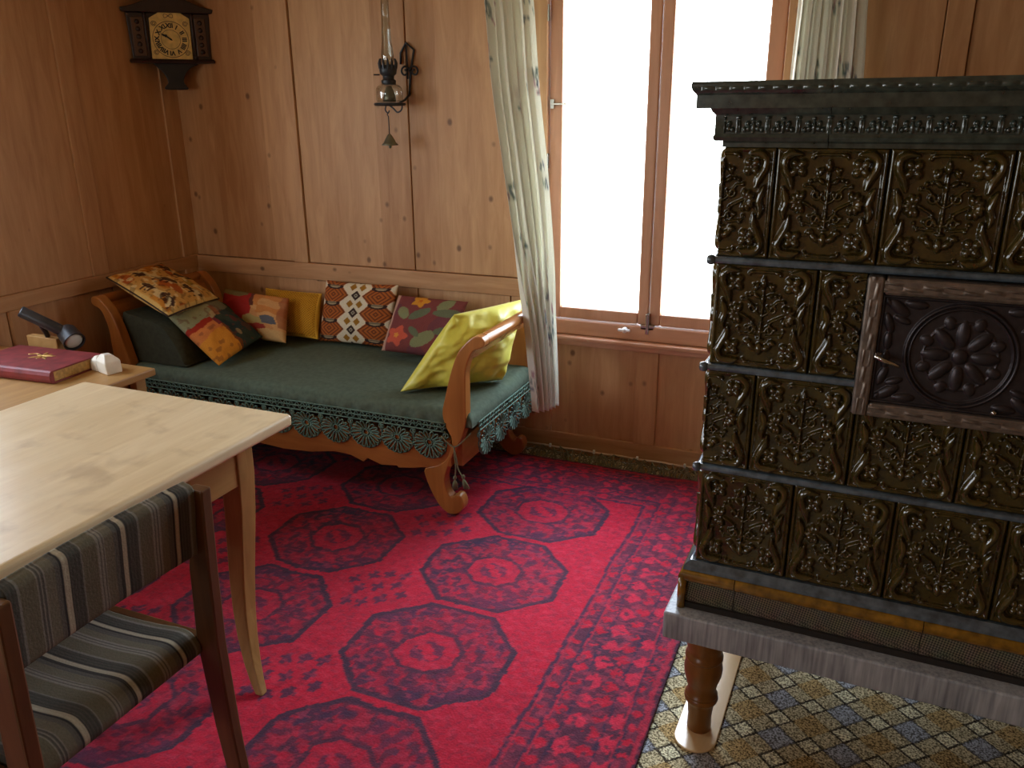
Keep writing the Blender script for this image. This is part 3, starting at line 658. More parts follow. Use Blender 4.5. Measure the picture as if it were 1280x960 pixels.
b = MB(); b.tube([(-0.021, -0.021, 0.384), (-0.021, -0.021, 0.468)], 0.010, 10); b.build('corner_moulding', M['ochre'], st, smooth=True, local=True)
b = MB(); b.box(-0.052, STW + 0.052, -0.062, STD + 0.02, 0.314, 0.384); b.build('slab', M['slab'], st, bevel=0.005, local=True)
# cornice
cor = [(-0.03, 1.428), (0.004, 1.428), (0.004, 1.436), (0.018, 1.440), (0.021, 1.447), (0.018, 1.452), (0.018, 1.488), (0.024, 1.494), (0.030, 1.506), (0.040, 1.516), (0.043, 1.522), (0.050, 1.524), (0.057, 1.532), (0.060, 1.541), (0.058, 1.548), (-0.03, 1.548)]
split_front('cornice', cor, M['cornice'], (0.192, 0.60))
b = MB(); b.box(-0.05, STW + 0.05, -0.05, STD, 1.50, 1.546); b.build('top_slab', M['cornice'], st, local=True)
def frieze_h(U, V):
    H = np.zeros_like(U); h = 0.0055; P = 0.055
    k = np.round(U / P); u = (U - k * P)
    z = V * 0.034
    def bl(cu, cz, ru, rz): H[...] = np.maximum(H, h * np.sqrt(np.clip(1 - ((u - cu) / ru) ** 2 - ((z - cz) / rz) ** 2, 0, 1)))
    bl(0, 0.012, 0.004, 0.011)
    for s in (-1, 1):
        bl(s * 0.0085, 0.010, 0.0045, 0.006); bl(s * 0.016, 0.008, 0.004, 0.005); bl(s * 0.010, 0.019, 0.004, 0.005); bl(s * 0.0255, 0.014, 0.0016, 0.013)
    bl(0, 0.028, 0.003, 0.003); bl(0.0275, 0.030, 0.0045, 0.003); bl(-0.0275, 0.030, 0.0045, 0.003)
    return H
fz = relief('frieze', STW, 0.034, 720, 36, frieze_h, M['cornice'], 0, 1.0); fz.location = (0, -0.0185, 1.453)
fz2 = relief('frieze', STW + 0.08, 0.010, 720, 10, lambda U, V: 0.002 * np.abs(np.sin(U * PI / 0.026)) * np.sin(np.clip(V, 0, 1) * PI), M['cornice'], 0, 1.08); fz2.location = (-0.04, -0.0592, 1.531)
# oven door
def door_h(U, V):
    X = (U - 0.5) * 0.29; Z = (V - 0.5) * 0.205; r = np.hypot(X, Z); a = np.arctan2(Z, X); H = np.zeros_like(U)
    for rad, w, h in ((0.093, 0.0035, 0.006), (0.086, 0.0025, 0.005), (0.062, 0.002, 0.002)): H = np.maximum(H, h * np.sqrt(np.clip(1 - ((r - rad) / w) ** 2, 0, 1)))
    for n, rc, rl, rw, h, ph in ((8, 0.042, 0.024, 0.011, 0.006, 0), (8, 0.064, 0.012, 0.010, 0.0045, PI / 8)):
        k = np.round((a - ph) / (2 * PI / n)); da = a - ph - k * 2 * PI / n
        H = np.maximum(H, h * np.sqrt(np.clip(1 - ((r - rc) / rl) ** 2 - (r * np.sin(da) / rw) ** 2, 0, 1)))
    H = np.maximum(H, 0.007 * np.sqrt(np.clip(1 - (r / 0.014) ** 2, 0, 1)))
    out = (r > 0.098) & (np.minimum(np.minimum(U, 1 - U) * 0.29, np.minimum(V, 1 - V) * 0.205) > 0.008)
    ax, az = np.abs(X), np.abs(Z); leaf = np.zeros_like(H)
    for cx, cz, q, rot in ((0.115, 0.080, 0.024, 35), (0.128, 0.05, 0.02, 70), (0.085, 0.088, 0.02, 5), (0.126, 0.018, 0.018, 90), (0.106, 0.058, 0.016, 20), (0.134, 0.09, 0.012, 45)):
        D = ell(ax, az, cx, cz, q, q * 0.42, rot); leaf = np.maximum(leaf, 0.006 * np.sqrt(np.clip(1 - D ** 2, 0, 1)))
    H = np.where(out, np.maximum(H, leaf), H)
    e = np.minimum(np.minimum(U, 1 - U) * 0.29, np.minimum(V, 1 - V) * 0.205); H = np.maximum(H, 0.004 * np.sqrt(np.clip(1 - ((e - 0.003) / 0.003) ** 2, 0, 1)))
    return H
door = relief('oven_door', 0.29, 0.216, 260, 184, door_h, M['iron'], depth=0.02); door.location = (DX0 + 0.03, -0.018, 0.9475)
def fr_h(U, V): return 0.0025 * np.clip(np.sin(U * 95) * np.sin(V * 9 + U * 31) + 0.15, 0, 1) * (np.abs(V - 0.5) < 0.36)
b = MB()
def frame_side(x0, x1, z0, z1): b.box(x0, x1, -0.030, 0.02, z0, z1)
frame_side(DX0, DX0 + 0.031, 0.918, 1.197); frame_side(DX1 - 0.031, DX1, 0.918, 1.197); frame_side(DX0 + 0.031, DX1 - 0.031, 0.918, 0.948); frame_side(DX0 + 0.031, DX1 - 0.031, 1.163, 1.197)
fo = b.build('door_frame', M['ironframe'], st, bevel=0.006, local=True)
for (w, h, loc, ry) in ((0.275, 0.022, (DX0 + 0.0265, -0.0300, 0.922), -90), (0.29, 0.022, (DX0 + 0.03, -0.0300, 0.9215), 0), (0.29, 0.022, (DX0 + 0.03, -0.0300, 1.169), 0)):
    u = np.linspace(0, w, 200); v = np.linspace(0, 1, 16); U, V = np.meshgrid(u, v); H = fr_h(U, V); Pq = np.stack([U, -H + 0.0002, V * h], -1)
    q = grid_mesh('frame_ornament', Pq, M['ironframe'], parent=fo, local=True); q.location = loc; q.rotation_euler = (0, R(ry), 0)
b = MB(); b.lathe([(0.001, 0), (0.008, 0.001), (0.009, 0.006), (0.004, 0.009), (0.004, 0.02), (0.001, 0.021)], (DX0 + 0.038, -0.030, 1.045), 14, Matrix.Rotation(R(90), 4, 'X'))
b.tube([(DX0 + 0.030, -0.049, 1.049), (DX0 + 0.045, -0.051, 1.043), (DX0 + 0.075, -0.049, 1.033)], [0.004, 0.0045, 0.0035], 10); b.build('door_handle', M['steel'], door, smooth=True)
# door handle was given in stove coordinates
ho = bpy.data.objects['door_handle']; ho.data.transform(PM[st.name]); ho.location = -Vector(door.location)
b = MB(); b.lathe([(0.001, 0), (0.005, 0.001), (0.006, 0.005), (0.001, 0.009)], (DX1 - 0.105, -0.024, 0.957), 12, Matrix.Rotation(R(90), 4, 'X')); kb = b.build('vent_knob', M['steel'], st, smooth=True, local=True)
# legs on runners
prof = [(0.029, 0.012), (0.030, 0.02), (0.029, 0.05), (0.032, 0.085), (0.0335, 0.095), (0.040, 0.100), (0.042, 0.107), (0.038, 0.113), (0.040, 0.118), (0.036, 0.124), (0.034, 0.135), (0.038, 0.152), (0.045, 0.175), (0.047, 0.195), (0.044, 0.212), (0.042, 0.219), (0.046, 0.224), (0.046, 0.232), (0.042, 0.237), (0.040, 0.243), (0.043, 0.255), (0.0445, 0.275), (0.0445, 0.3135)]
for i, (x, y) in enumerate(((0.035, 0.03), (0.035, STD - 0.06), (STW - 0.035, 0.03), (STW - 0.035, STD - 0.06))):
    b = MB(); b.lathe(prof, (x, y, 0), 28); b.build('leg', M['stovewood'], st, smooth=True, local=True, auto=50)
for x in (0.035, STW - 0.035):
    poly = [(x + 0.052, -0.012)] + [(x + 0.052 * math.cos(R(a)), -0.012 + 0.05 * math.sin(R(a))) for a in range(-15, -180, -15)] + [(x - 0.052, -0.012), (x - 0.052, STD + 0.05), (x + 0.052, STD + 0.05)]
    b = MB(); b.prism(poly, 0.0065, 0.0125, 'z'); b.build('floor_runner', M['runner'], st, local=True, bevel=0.0025)

# ------------------------------------------------------------------ daybed
bed = thing('daybed', 'cherry wood scroll-arm daybed along the panelled window wall', 'daybed', (-2.09, 2.85, 0.006))
XM = -2.11; BY0, BY1 = 2.50, 3.16
postR = [(-1.190, 0.748), (-1.210, 0.742), (-1.240, 0.715), (-1.273, 0.672), (-1.304, 0.589), (-1.325, 0.51), (-1.341, 0.438), (-1.325, 0.38), (-1.305, 0.335), (-1.325, 0.265), (-1.365, 0.225), (-1.425, 0.200), (-1.422, 0.16), (-1.40, 0.105), (-1.372, 0.058), (-1.345, 0.034), (-1.317, 0.024), (-1.288, 0.034), (-1.268, 0.056), (-1.264, 0.082), (-1.275, 0.108), (-1.295, 0.112), (-1.312, 0.097), (-1.330, 0.112), (-1.338, 0.135), (-1.340, 0.174), (-1.320, 0.237), (-1.285, 0.31), (-1.263, 0.35), (-1.246, 0.41), (-1.243, 0.51), (-1.241, 0.605), (-1.228, 0.655), (-1.208, 0.692), (-1.180, 0.704), (-1.165, 0.715), (-1.163, 0.732), (-1.172, 0.744)]
def smooth_poly(p, n=4): return [q for q in curve(list(p) + [p[0]], n)][:-1]
def post(side, y):
    poly = [(x, max(z - 0.003, 0.0205)) for x, z in postR]
    poly = smooth_poly(poly, 3)
    if side < 0: poly = [(2 * XM - x, z) for x, z in poly]
    m = MB(); m.prism(poly, y, y + 0.045, 'y'); return m.build('post', M['cherry'], bed, bevel=0.004)
for sd in (1, -1):
    for y in (BY0, BY1 - 0.045): post(sd, y)
    xr = -1.186 if sd > 0 else 2 * XM + 1.186
    b = MB(); b.tube([(xr, BY0 + 0.044, 0.722), (xr, BY1 - 0.044, 0.722)], 0.0235, 24); b.build('arm_roll', M['cherry_y'], bed, smooth=True, auto=50)
    b = MB()
    b.prism([(xr - sd * 0.010, 0.714), (xr - sd * 0.040, 0.695), (xr - sd * 0.066, 0.645), (xr - sd * 0.055, 0.640), (xr - sd * 0.030, 0.682), (xr + sd * 0.005, 0.704)], BY0 + 0.043, BY1 - 0.043, 'y'); b.build('arm_slat', M['cherry_y'], bed)
rail = [(-2.74, 0.19), (-2.70, 0.21), (-2.635, 0.19), (-2.63, 0.182), (-2.56, 0.176), (-2.50, 0.181), (-2.477, 0.20), (-2.42, 0.202), (-2.34, 0.204), (-2.228, 0.184), (-2.09, 0.176), (-1.952, 0.184), (-1.84, 0.204), (-1.765, 0.202), (-1.703, 0.181), (-1.683, 0.20), (-1.62, 0.181), (-1.55, 0.19), (-1.542, 0.182), (-1.477, 0.192), (-1.44, 0.20), (-1.40, 0.206), (-1.31, 0.226)]
b = MB(); b.prism([(x, z - 0.002) for x, z in rail] + [(-1.31, 0.33), (-2.87, 0.33), (-2.87, 0.26), (-2.78, 0.21)], BY0 + 0.0012, BY0 + 0.036, 'y'); b.build('front_rail', M['cherry_x'], bed, bevel=0.002)
b = MB(); b.box(-2.87, -1.31, BY1 - 0.035, BY1 - 0.01, 0.20, 0.33); b.build('back_rail', M['cherry_x'], bed)
for x in (-1.29, -2.89):
    b = MB(); b.box(x - 0.014, x + 0.014, BY0 + 0.03, BY1 - 0.03, 0.22, 0.33); b.build('end_rail', M['cherry_y'], bed)
b = MB(); b.box(-2.90, -1.28, BY0 + 0.035, BY1 - 0.036, 0.27, 0.30); b.build('slatted_base', M['cherry_x'], bed)
b = MB(); b.box(-2.885, -1.295, BY0 + 0.04, BY1 + 0.02, 0.335, 0.425); b.build('mattress', M['bolstercloth'], bed, bevel=0.03, seg=4)

# bedspread: top sheet draped over the mattress with a crochet edge
cov = thing('bedspread', 'dark green bedspread with crochet lace edging spread over the daybed', 'bedspread', (-2.09, 2.84, 0.44))
def sheet():
    CX0, CX1, CY0, CY1 = -2.935, -1.225, BY0 + 0.006, BY1 + 0.06
    nx, ny = 240, 110
    a = np.linspace(-0.1, 1.1, nx); bb = np.linspace(-0.16, 1.0, ny)
    u, v = np.meshgrid(a, bb)
    W, D = CX1 - CX0, CY1 - CY0; r = 0.04
    def edge(t, L):   # distance beyond an edge -> (horizontal, drop)
        s = t * L; x = np.clip(s, r, L - r); over = np.where(s < r, r - s, np.where(s > L - r, s - (L - r), 0)); sg = np.where(s < r, -1, 1)
        ang = np.clip(over / r, 0, PI / 2); h = r * np.sin(ang); drop = r * (1 - np.cos(ang)) + np.clip(over - r * PI / 2, 0, None)
        return x + sg * h, drop
    X, dx = edge(u, W); Y, dy = edge(v, D)
    drop = np.maximum(dx, dy)
    Z = 0.445 - np.minimum(drop, 0.055)
    Z = Z + 0.004 * (vnoise(X + u * 0, Y, 5, 2) - 0.5) * 2 + 0.006 * np.sin((u + v * 0.6) * 9) * np.exp(-((v - 0.6) / 0.3) ** 2) * 0.6
    Z += 0.010 * np.exp(-(((X - CX0) / W - 0.5) / 0.35) ** 2) * np.clip(1 - drop / 0.03, 0, 1)
    # soft gathers where the cloth turns down at the front
    Yg = Y + np.where(dy > 0.02, 0.004 * np.sin(X * 75) * np.clip(drop / 0.05, 0, 1), 0) * (v < 0.3)
    return np.stack([CX0 + X, CY0 + Yg, Z], -1)
grid_mesh('cover_sheet', sheet(), M['green'], parent=cov, solid=0.004)
def lace(p0, p1, drop, n, out, name):
    """a strip of loops above a row of fan scallops, hung along p0-p1"""
    p0 = Vector(p0); p1 = Vector(p1); d = (p1 - p0); Lg = d.length; d.normalize(); o = Vector(out)
    m = MB(); w = Lg / n
    def pt(s, z, k=0.0): q = p0 + d * s + o * (0.004 + k); return (q.x, q.y, q.z - z)
    hz = drop * 0.24
    m.tube([pt(s * Lg / 60, 0.002) for s in range(61)], 0.0034, 5); m.tube([pt(s * Lg / 60, hz * 0.52, 0.002 * math.sin(s)) for s in range(61)], 0.003, 5); m.tube([pt(s * Lg / 60, hz, 0.002) for s in range(61)], 0.0034, 5)
    nl = n * 5
    for k in range(nl):
        s0 = Lg * k / nl; q = Lg / nl
        m.tube([pt(s0 + q * t, hz * (0.05 + 0.9 * abs(math.sin(t * PI))) * 0.55) for t in (0, 0.2, 0.4, 0.6, 0.8, 1)], 0.0028, 4)
        m.tube([pt(s0 + q * t, hz * 0.5 + hz * 0.48 * (1 - abs(math.cos(t * PI)))) for t in (0, 0.2, 0.4, 0.5, 0.6, 0.8, 1)], 0.0028, 4)
    cz = hz + (drop - hz) * 0.44
    for k in range(n):
        cs = w * (k + 0.5); rad = w * 0.51; fz_ = (drop - cz) / rad
        for j in range(16):
            a = R(-75 + 330 * j / 15); ca, sa = math.cos(a), math.sin(a)      # petals of a rosette, longest downward
            r0 = rad * 0.2; r1 = rad * (1.0 if sa > 0.15 else 0.9); wd = rad * 0.115; ez = fz_ if sa > 0 else min(1.0, (cz - hz) / rad * 1.05)
            loop = []
            for t in range(11):
                th = 2 * PI * t / 11; rr_ = (r0 + r1) / 2 + (r1 - r0) / 2 * math.cos(th); ww = wd * math.sin(th) * (0.4 + 0.6 * (rr_ - r0) / (r1 - r0)) * 1.2
                ls, lz = ca * rr_ - sa * ww, sa * rr_ + ca * ww
                loop.append(pt(cs - ls, cz + lz * ez, 0.003 + 0.003 * math.cos(th)))
            m.tube(loop, 0.0033, 4, closed=True)
        ring = [pt(cs + rad * 0.17 * math.cos(2 * PI * t / 9), cz + rad * 0.17 * math.sin(2 * PI * t / 9), 0.003) for t in range(9)]; m.tube(ring, 0.0034, 4, closed=True)
        m.tube([pt(cs - rad * 1.0 * math.cos(R(-5 + 190 * t / 14)), cz + rad * 1.0 * math.sin(R(-5 + 190 * t / 14)) * fz_) for t in range(15)], 0.0034, 4)
        for sgn in (-1, 1):
            m.tube([pt(cs + sgn * w * 0.5, hz), pt(cs + sgn * w * 0.47, hz + (cz - hz) * 0.5), pt(cs + sgn * w * 0.49, cz)], 0.0034, 4)
            m.tube([pt(cs + sgn * w * (0.5 - 0.08 * math.sin(t)), hz + (cz - hz) * (0.3 + 0.2 * math.cos(t))) for t in (0, 1, 2, 3, 4, 5)], 0.003, 4, closed=True)
    return m.build(name, M['lace'], cov, smooth=True)
ZL = 0.398
lace((-2.87, BY0 + 0.004, ZL), (-1.328, BY0 + 0.004, ZL), 0.150, 11, (0, -1, 0), 'lace_edging')
lace((-1.223, BY0 + 0.055, ZL), (-1.223, BY1 - 0.06, ZL), 0.150, 4, (1, 0, 0), 'lace_edging')
lace((-2.937, BY0 + 0.055, ZL), (-2.937, BY1 - 0.06, ZL), 0.150, 4, (-1, 0, 0), 'lace_edging')
b = MB()
b.tube(curve([(-1.345, BY0 - 0.004, 0.345), (-1.318, BY0 - 0.008, 0.325), (-1.290, BY0 - 0.010, 0.312), (-1.262, BY0 - 0.004, 0.33), (-1.24, BY0 + 0.03, 0.36)], 4), 0.003, 6)
b.tube(curve([(-1.290, BY0 - 0.010, 0.312), (-1.287, BY0 - 0.014, 0.27), (-1.284, BY0 - 0.014, 0.235), (-1.288, BY0 - 0.014, 0.19)], 4), 0.0028, 6)
b.tube(curve([(-1.290, BY0 - 0.012, 0.312), (-1.278, BY0 - 0.018, 0.27), (-1.272, BY0 - 0.018, 0.23), (-1.255, BY0 - 0.018, 0.20)], 4), 0.0028, 6)
tc = b.build('tie_cord', M['tassel'], cov, smooth=True)
for x, z, tl in ((-1.288, 0.195, 0.0), (-1.253, 0.205, 0.25)):
    b = MB()
    b.lathe([(0.001, 0.004), (0.006, 0.0), (0.007, -0.008), (0.004, -0.013)], (x, BY0 - 0.016, z), 10)
    for k in range(14):
        a = 2 * PI * k / 14; b.tube([(x, BY0 - 0.016, z - 0.011), (x + 0.007 * math.cos(a) + tl * 0.02, BY0 - 0.016 + 0.006 * math.sin(a), z - 0.03), (x + 0.011 * math.cos(a) + tl * 0.05, BY0 - 0.016 + 0.008 * math.sin(a), z - 0.052)], [0.0025, 0.0025, 0.0015], 4)
    b.build('tassel', M['tassel'], tc, smooth=True)

# ------------------------------------------------------------------ cushions
def pillow(name, corners, thick, colf, mt, label, n=84, wr=0.006, seed=1, pw=0.42, sink=0.04, group='cushions on the daybed', cat='cushion', piping=None):
    c = np.array(corners, float)
    t = np.linspace(-1, 1, n); U, V = np.meshgrid(t, t)
    def surf(U, V):
        a = (1 - U) / 2; b_ = (1 - V) / 2
        return (a * b_)[..., None] * c[0] + ((1 - a) * b_)[..., None] * c[1] + ((1 - a) * (1 - b_))[..., None] * c[2] + (a * (1 - b_))[..., None] * c[3]
    e1 = (c[1] - c[0] + c[2] - c[3]); e2 = (c[3] - c[0] + c[2] - c[1]); nn = np.cross(e1, e2); nn /= np.linalg.norm(nn)
    Us = U * (1 - sink * (1 - V ** 2)); Vs = V * (1 - sink * (1 - U ** 2))
    Us = U * (1 - sink * (1 - V ** 2) * np.abs(U)); Vs = V * (1 - sink * (1 - U ** 2) * np.abs(V))
    base = surf(Us, Vs); pr = (np.clip((1 - U ** 2) * (1 - V ** 2), 0, 1)) ** pw
    w = (vnoise(U, V, 2.6, seed) - 0.5) * 2 * wr + (vnoise(U, V, 6, seed + 1) - 0.5) * wr
    win = np.clip((1 - np.maximum(np.abs(U), np.abs(V))) / 0.12, 0, 1)
    top = base + nn * (thick / 2 * pr + w * win)[..., None]; bot = base - nn * (thick / 2 * pr)[..., None]
    col = colf(U, V); n2 = n * n
    V3 = np.concatenate([top.reshape(-1, 3), bot.reshape(-1, 3)]); cc = np.concatenate([col.reshape(-1, 3)] * 2)
    idx = np.arange(n2).reshape(n, n); q = np.stack([idx[:-1, :-1], idx[:-1, 1:], idx[1:, 1:], idx[1:, :-1]], -1).reshape(-1, 4)
    Q = np.concatenate([q, q[:, ::-1] + n2])
    # merge the two rims
    rim = np.zeros((n, n), bool); rim[0] = rim[-1] = True; rim[:, 0] = rim[:, -1] = True
    mp = np.arange(2 * n2); mp[n2:][rim.ravel()] = np.arange(n2)[rim.ravel()]; Q = mp[Q]
    used = np.unique(Q); re = np.full(2 * n2, -1); re[used] = np.arange(len(used)); Q = re[Q]; V3 = V3[used]; cc = cc[used]
    o = raw_mesh(name, V3, Q, mt, cc)
    tag(o, label, cat, group)
    if piping is not None:
        pth = [base[0, k] for k in range(0, n, 3)] + [base[k, -1] for k in range(0, n, 3)] + [base[-1, k] for k in range(n - 1, -1, -3)] + [base[k, 0] for k in range(n - 1, -1, -3)]
        m = MB(); m.tube([tuple(p) for p in pth], 0.004, 5, closed=True); m.build('piping', piping, o, smooth=True)
    return o
def from_cab(c, a, b_): c, a, b_ = map(np.array, (c, a, b_)); return [c - a - b_, c + a - b_, c + a + b_, c - a + b_]
full_like = lambda U, rgb: np.ones(U.shape + (3,)) * np.array(rgb)

def col_safari(U, V):
    c = full_like(U, lin(196, 128, 44)); paint(c, vnoise(U, V, 2.2, 4) > 0.52, lin(206, 160, 84), 0.8); paint(c, vnoise(U, V, 3, 14) > 0.66, lin(172, 82, 28), 0.9)
    BR, CR = lin(66, 30, 18), lin(222, 196, 130)
    for cx, cy, rx, ry, ro in ((-0.62, 0.62, 0.26, 0.12, 10), (-0.1, 0.62, 0.18, 0.1, -20), (-0.05, 0.0, 0.34, 0.12, 28), (0.62, 0.35, 0.34, 0.09, 8), (0.5, -0.55, 0.14, 0.1, 0), (0.72, -0.62, 0.2, 0.08, -30), (-0.55, -0.35, 0.2, 0.1, 50), (0.1, 0.8, 0.12, 0.05, 10), (0.0, -0.62, 0.16, 0.1, 20)):
        d = ell(U, V, cx, cy, rx, ry, ro) + (vnoise(U, V, 9, 3) - 0.5) * 0.5
        paint(c, d < 1.25, CR, 0.7); paint(c, d < 1.0, BR, 0.92)
        for s in (-0.5, 0.1, 0.6):
            a = math.radians(ro); lx, ly = cx + rx * s * math.cos(a), cy + rx * s * math.sin(a)
            paint(c, (np.abs(U - lx) < 0.022) & (V < ly) & (V > ly - ry - 0.14), BR, 0.9)
    paint(c, ell(U, V, 0.3, 0.55, 0.2, 0.12) < 1, lin(150, 128, 50), 0.8); paint(c, (vnoise(U, V, 7, 51) > 0.68), lin(226, 204, 146), 0.75)
    st_ = (ell(U, V, 0.62, -0.6, 0.26, 0.22) < 1) & (np.sin(U * 34 + V * 20) > 0.1); paint(c, st_, lin(60, 34, 24), 0.8)
    e = np.maximum(np.abs(U), np.abs(V)); paint(c, e > 0.93, lin(212, 178, 104), 0.8); paint(c, vnoise(U, V, 14, 8) > 0.74, BR, 0.5)
    return c
pillow('cushion', from_cab((-2.896, 2.765, 0.738), (0.190, -0.024, -0.066), (-0.037, 0.195, -0.005)), 0.09, col_safari, M['cloth'], 'ochre cushion printed with brown wild animals, lying on the raised left end', piping=plain('dark_piping', lin(60, 40, 22), 0.8))

def col_patch_a(U, V):
    c = full_like(U, lin(52, 64, 52)); paint(c, vnoise(U, V, 3, 6) > 0.5, lin(40, 52, 54), 0.6)
    w = (vnoise(U, V, 4, 7) - 0.5) * 0.14; A, B = U + w, V + w
    paint(c, (A < -0.22) & (B < 0.35), lin(142, 142, 104)); paint(c, (A < -0.35) & (B >= 0.35), lin(112, 108, 82))
    paint(c, (A > -0.18) & (B < 0.02), lin(206, 136, 44)); paint(c, (A > -0.18) & (A < 0.2) & (B < 0.02), lin(196, 110, 66), 0.7); paint(c, (A > -0.3) & (A < -0.14) & (B < 0.05), lin(156, 44, 26)); paint(c, (A > -0.25) & (A < 0.1) & (B > -0.12) & (B < 0.06), lin(120, 50, 52))
    paint(c, (A > -0.42) & (A < -0.2) & (B > -0.1) & (B < 0.22), lin(176, 156, 112)); paint(c, (A > -0.6) & (A < -0.2) & (B > 0.22) & (B < 0.4), lin(146, 96, 62)); paint(c, (np.abs(B - 0.05) < 0.035) & (A > 0.1), lin(120, 66, 32))
    paint(c, ell(U, V, 0.1, 0.55, 0.14, 0.1) < 1, lin(104, 46, 42), 0.8); paint(c, ell(U, V, 0.55, 0.3, 0.12, 0.08) < 1, lin(150, 132, 92), 0.8); paint(c, vnoise(U, V, 8, 3) > 0.78, lin(110, 60, 40), 0.5)
    return c
pillow('cushion', [(-2.752, 2.62, 0.655), (-2.475, 2.60, 0.462), (-2.503, 2.93, 0.505), (-2.772, 2.93, 0.672)], 0.09, col_patch_a, M['cloth'], 'patchwork cushion of dark green, orange and pale green lying in front', seed=5)

def col_patch_b(U, V):
    c = full_like(U, lin(196, 138, 84)); w = (vnoise(U, V, 4, 17) - 0.5) * 0.14; A, B = U + w, V + w
    paint(c, vnoise(U, V, 2.5, 4) > 0.55, lin(206, 158, 100), 0.7); paint(c, (A > 0.0) & (B > 0.1) & (vnoise(U, V, 3, 9) > 0.4), lin(190, 118, 56), 0.8)
    paint(c, (A < 0.0) & (B > -0.35), lin(156, 40, 34)); paint(c, (A < -0.2) & (B > 0.75), lin(120, 104, 62)); paint(c, (np.abs(A - 0.02) < 0.06) & (B > 0.3), lin(96, 52, 40))
    paint(c, (B < -0.4) & (A < 0.5), lin(150, 52, 40)); paint(c, (A > -0.1) & (A < 0.5) & (B > -0.42) & (B < -0.12), lin(168, 146, 88)); paint(c, (A > 0.42) & (A < 0.8) & (B > -0.35) & (B < -0.02), lin(92, 92, 96)); paint(c, (A > 0.3) & (B < -0.62), lin(200, 160, 104)); paint(c, (A > 0.85) & (B > -0.5), lin(150, 84, 56), 0.7)
    return c
pillow('cushion', [(-2.80, 2.955, 0.475), (-2.385, 2.945, 0.482), (-2.445, 3.075, 0.662), (-2.850, 3.10, 0.675)], 0.10, col_patch_b, M['cloth'], 'patchwork cushion of red and tan squares leaning beside the yellow knitted one', seed=9)

def col_knit(U, V):
    c = full_like(U, lin(190, 136, 34)); g = np.sin(U * 70) * np.sin(V * 60); paint(c, g > 0.35, lin(96, 60, 14), 0.75); paint(c, np.maximum(np.abs(U), np.abs(V)) > 0.93, lin(214, 164, 54)); return c
pillow('cushion', [(-2.60, 3.075, 0.468), (-2.300, 3.075, 0.475), (-2.335, 3.185, 0.672), (-2.67, 3.185, 0.675)], 0.085, col_knit, M['cloth'], 'mustard yellow openwork knitted cushion against the wall panelling', n=140, seed=13, wr=0.004)

def col_geo(U, V):
    c = full_like(U, lin(214, 200, 170)); DKB, OR = lin(58, 40, 34), lin(168, 92, 40); PT = 0.56
    for cx in (-0.66, 0.62):
        for k in range(-2, 3):
            cy = 0.02 + k * PT; h = np.maximum(np.abs(V - cy) / 0.25, (np.abs(U - cx) / 0.46 + np.abs(V - cy) / 0.52))
            paint(c, h < 1.0, OR); paint(c, (h < 1.0) & (np.abs(np.sin((np.abs(U - cx) + np.abs(V - cy)) * 26)) > 0.75), lin(98, 52, 30), 0.85)
            d = ell(U, V, cx, cy + PT / 2, 0.25, 0.115); paint(c, d < 1.0, DKB); paint(c, d < 0.62, lin(158, 140, 108)); paint(c, (d < 0.62) & (np.abs(V - cy - PT / 2) < 0.02), DKB, 0.6)
    for k in range(-3, 4):
        d = (np.abs(U) / 0.13 + np.abs(V - 0.02 - k * PT) / 0.17); paint(c, d < 1, DKB); paint(c, d < 0.45, lin(150, 140, 120)); paint(c, d < 0.18, DKB)
        for sg in (-1, 1): paint(c, (np.abs(U - sg * 0.13) / 0.10 + np.abs(V - 0.02 - (k + 0.5) * PT) / 0.13) < 1, lin(150, 104, 34))
    return c
pillow('cushion', from_cab((-2.118, 3.150, 0.600), (0.198, 0.0, 0.002), (0.012, 0.035, 0.142)), 0.085, col_geo, M['cloth'], 'needlepoint cushion of cream, orange and brown hexagons standing upright', n=150, seed=17, wr=0.003)

def col_floral(U, V):
    c = full_like(U, lin(120, 62, 58)); paint(c, vnoise(U, V, 2, 3) > 0.55, lin(104, 60, 66), 0.7)
    LF, LF2 = lin(126, 128, 88), lin(98, 104, 78)
    for cx, cy, rx, ry, ro, k in ((-0.55, 0.28, 0.26, 0.16, -50, LF), (-0.05, 0.28, 0.34, 0.14, 40, LF2), (0.55, 0.72, 0.28, 0.17, 60, LF), (0.7, 0.42, 0.4, 0.15, 8, LF2), (0.25, -0.55, 0.4, 0.2, 40, LF), (-0.05, -0.35, 0.22, 0.1, -40, LF2), (0.75, -0.2, 0.25, 0.12, 20, LF2)): paint(c, ell(U, V, cx, cy, rx, ry, ro) < 1, k)
    for cx, cy, r, k, kk in ((-0.55, -0.52, 0.36, lin(196, 88, 66), lin(214, 140, 60)), (-0.18, 0.78, 0.28, lin(206, 140, 44), lin(190, 100, 30))):
        a = np.arctan2(V - cy, U - cx); d = np.hypot(U - cx, V - cy) / (r * (0.82 + 0.18 * np.cos(5 * a))); paint(c, d < 1, k); paint(c, d < 0.25, kk)
    paint(c, U < -0.86, lin(180, 138, 116)); return c
pillow('cushion', [(-1.905, 3.00, 0.482), (-1.575, 2.985, 0.480), (-1.545, 3.165, 0.700), (-1.905, 3.175, 0.700)], 0.10, col_floral, M['cloth'], 'brownish-red cushion with applique leaves and flowers next to the needlepoint one', seed=21, wr=0.004)

def col_lime(U, V):
    c = full_like(U, lin(220, 214, 78)); paint(c, vnoise(U, V, 3, 5), lin(230, 224, 104), 0.6); return c
pillow('cushion', [(-1.580, 2.605, 0.456), (-1.270, 2.90, 0.452), (-1.225, 3.05, 0.765), (-1.395, 2.73, 0.755)], 0.19, col_lime, M['silk'], 'crumpled lime yellow silk cushion slumped against the right arm', n=110, wr=0.020, seed=25, pw=0.5)

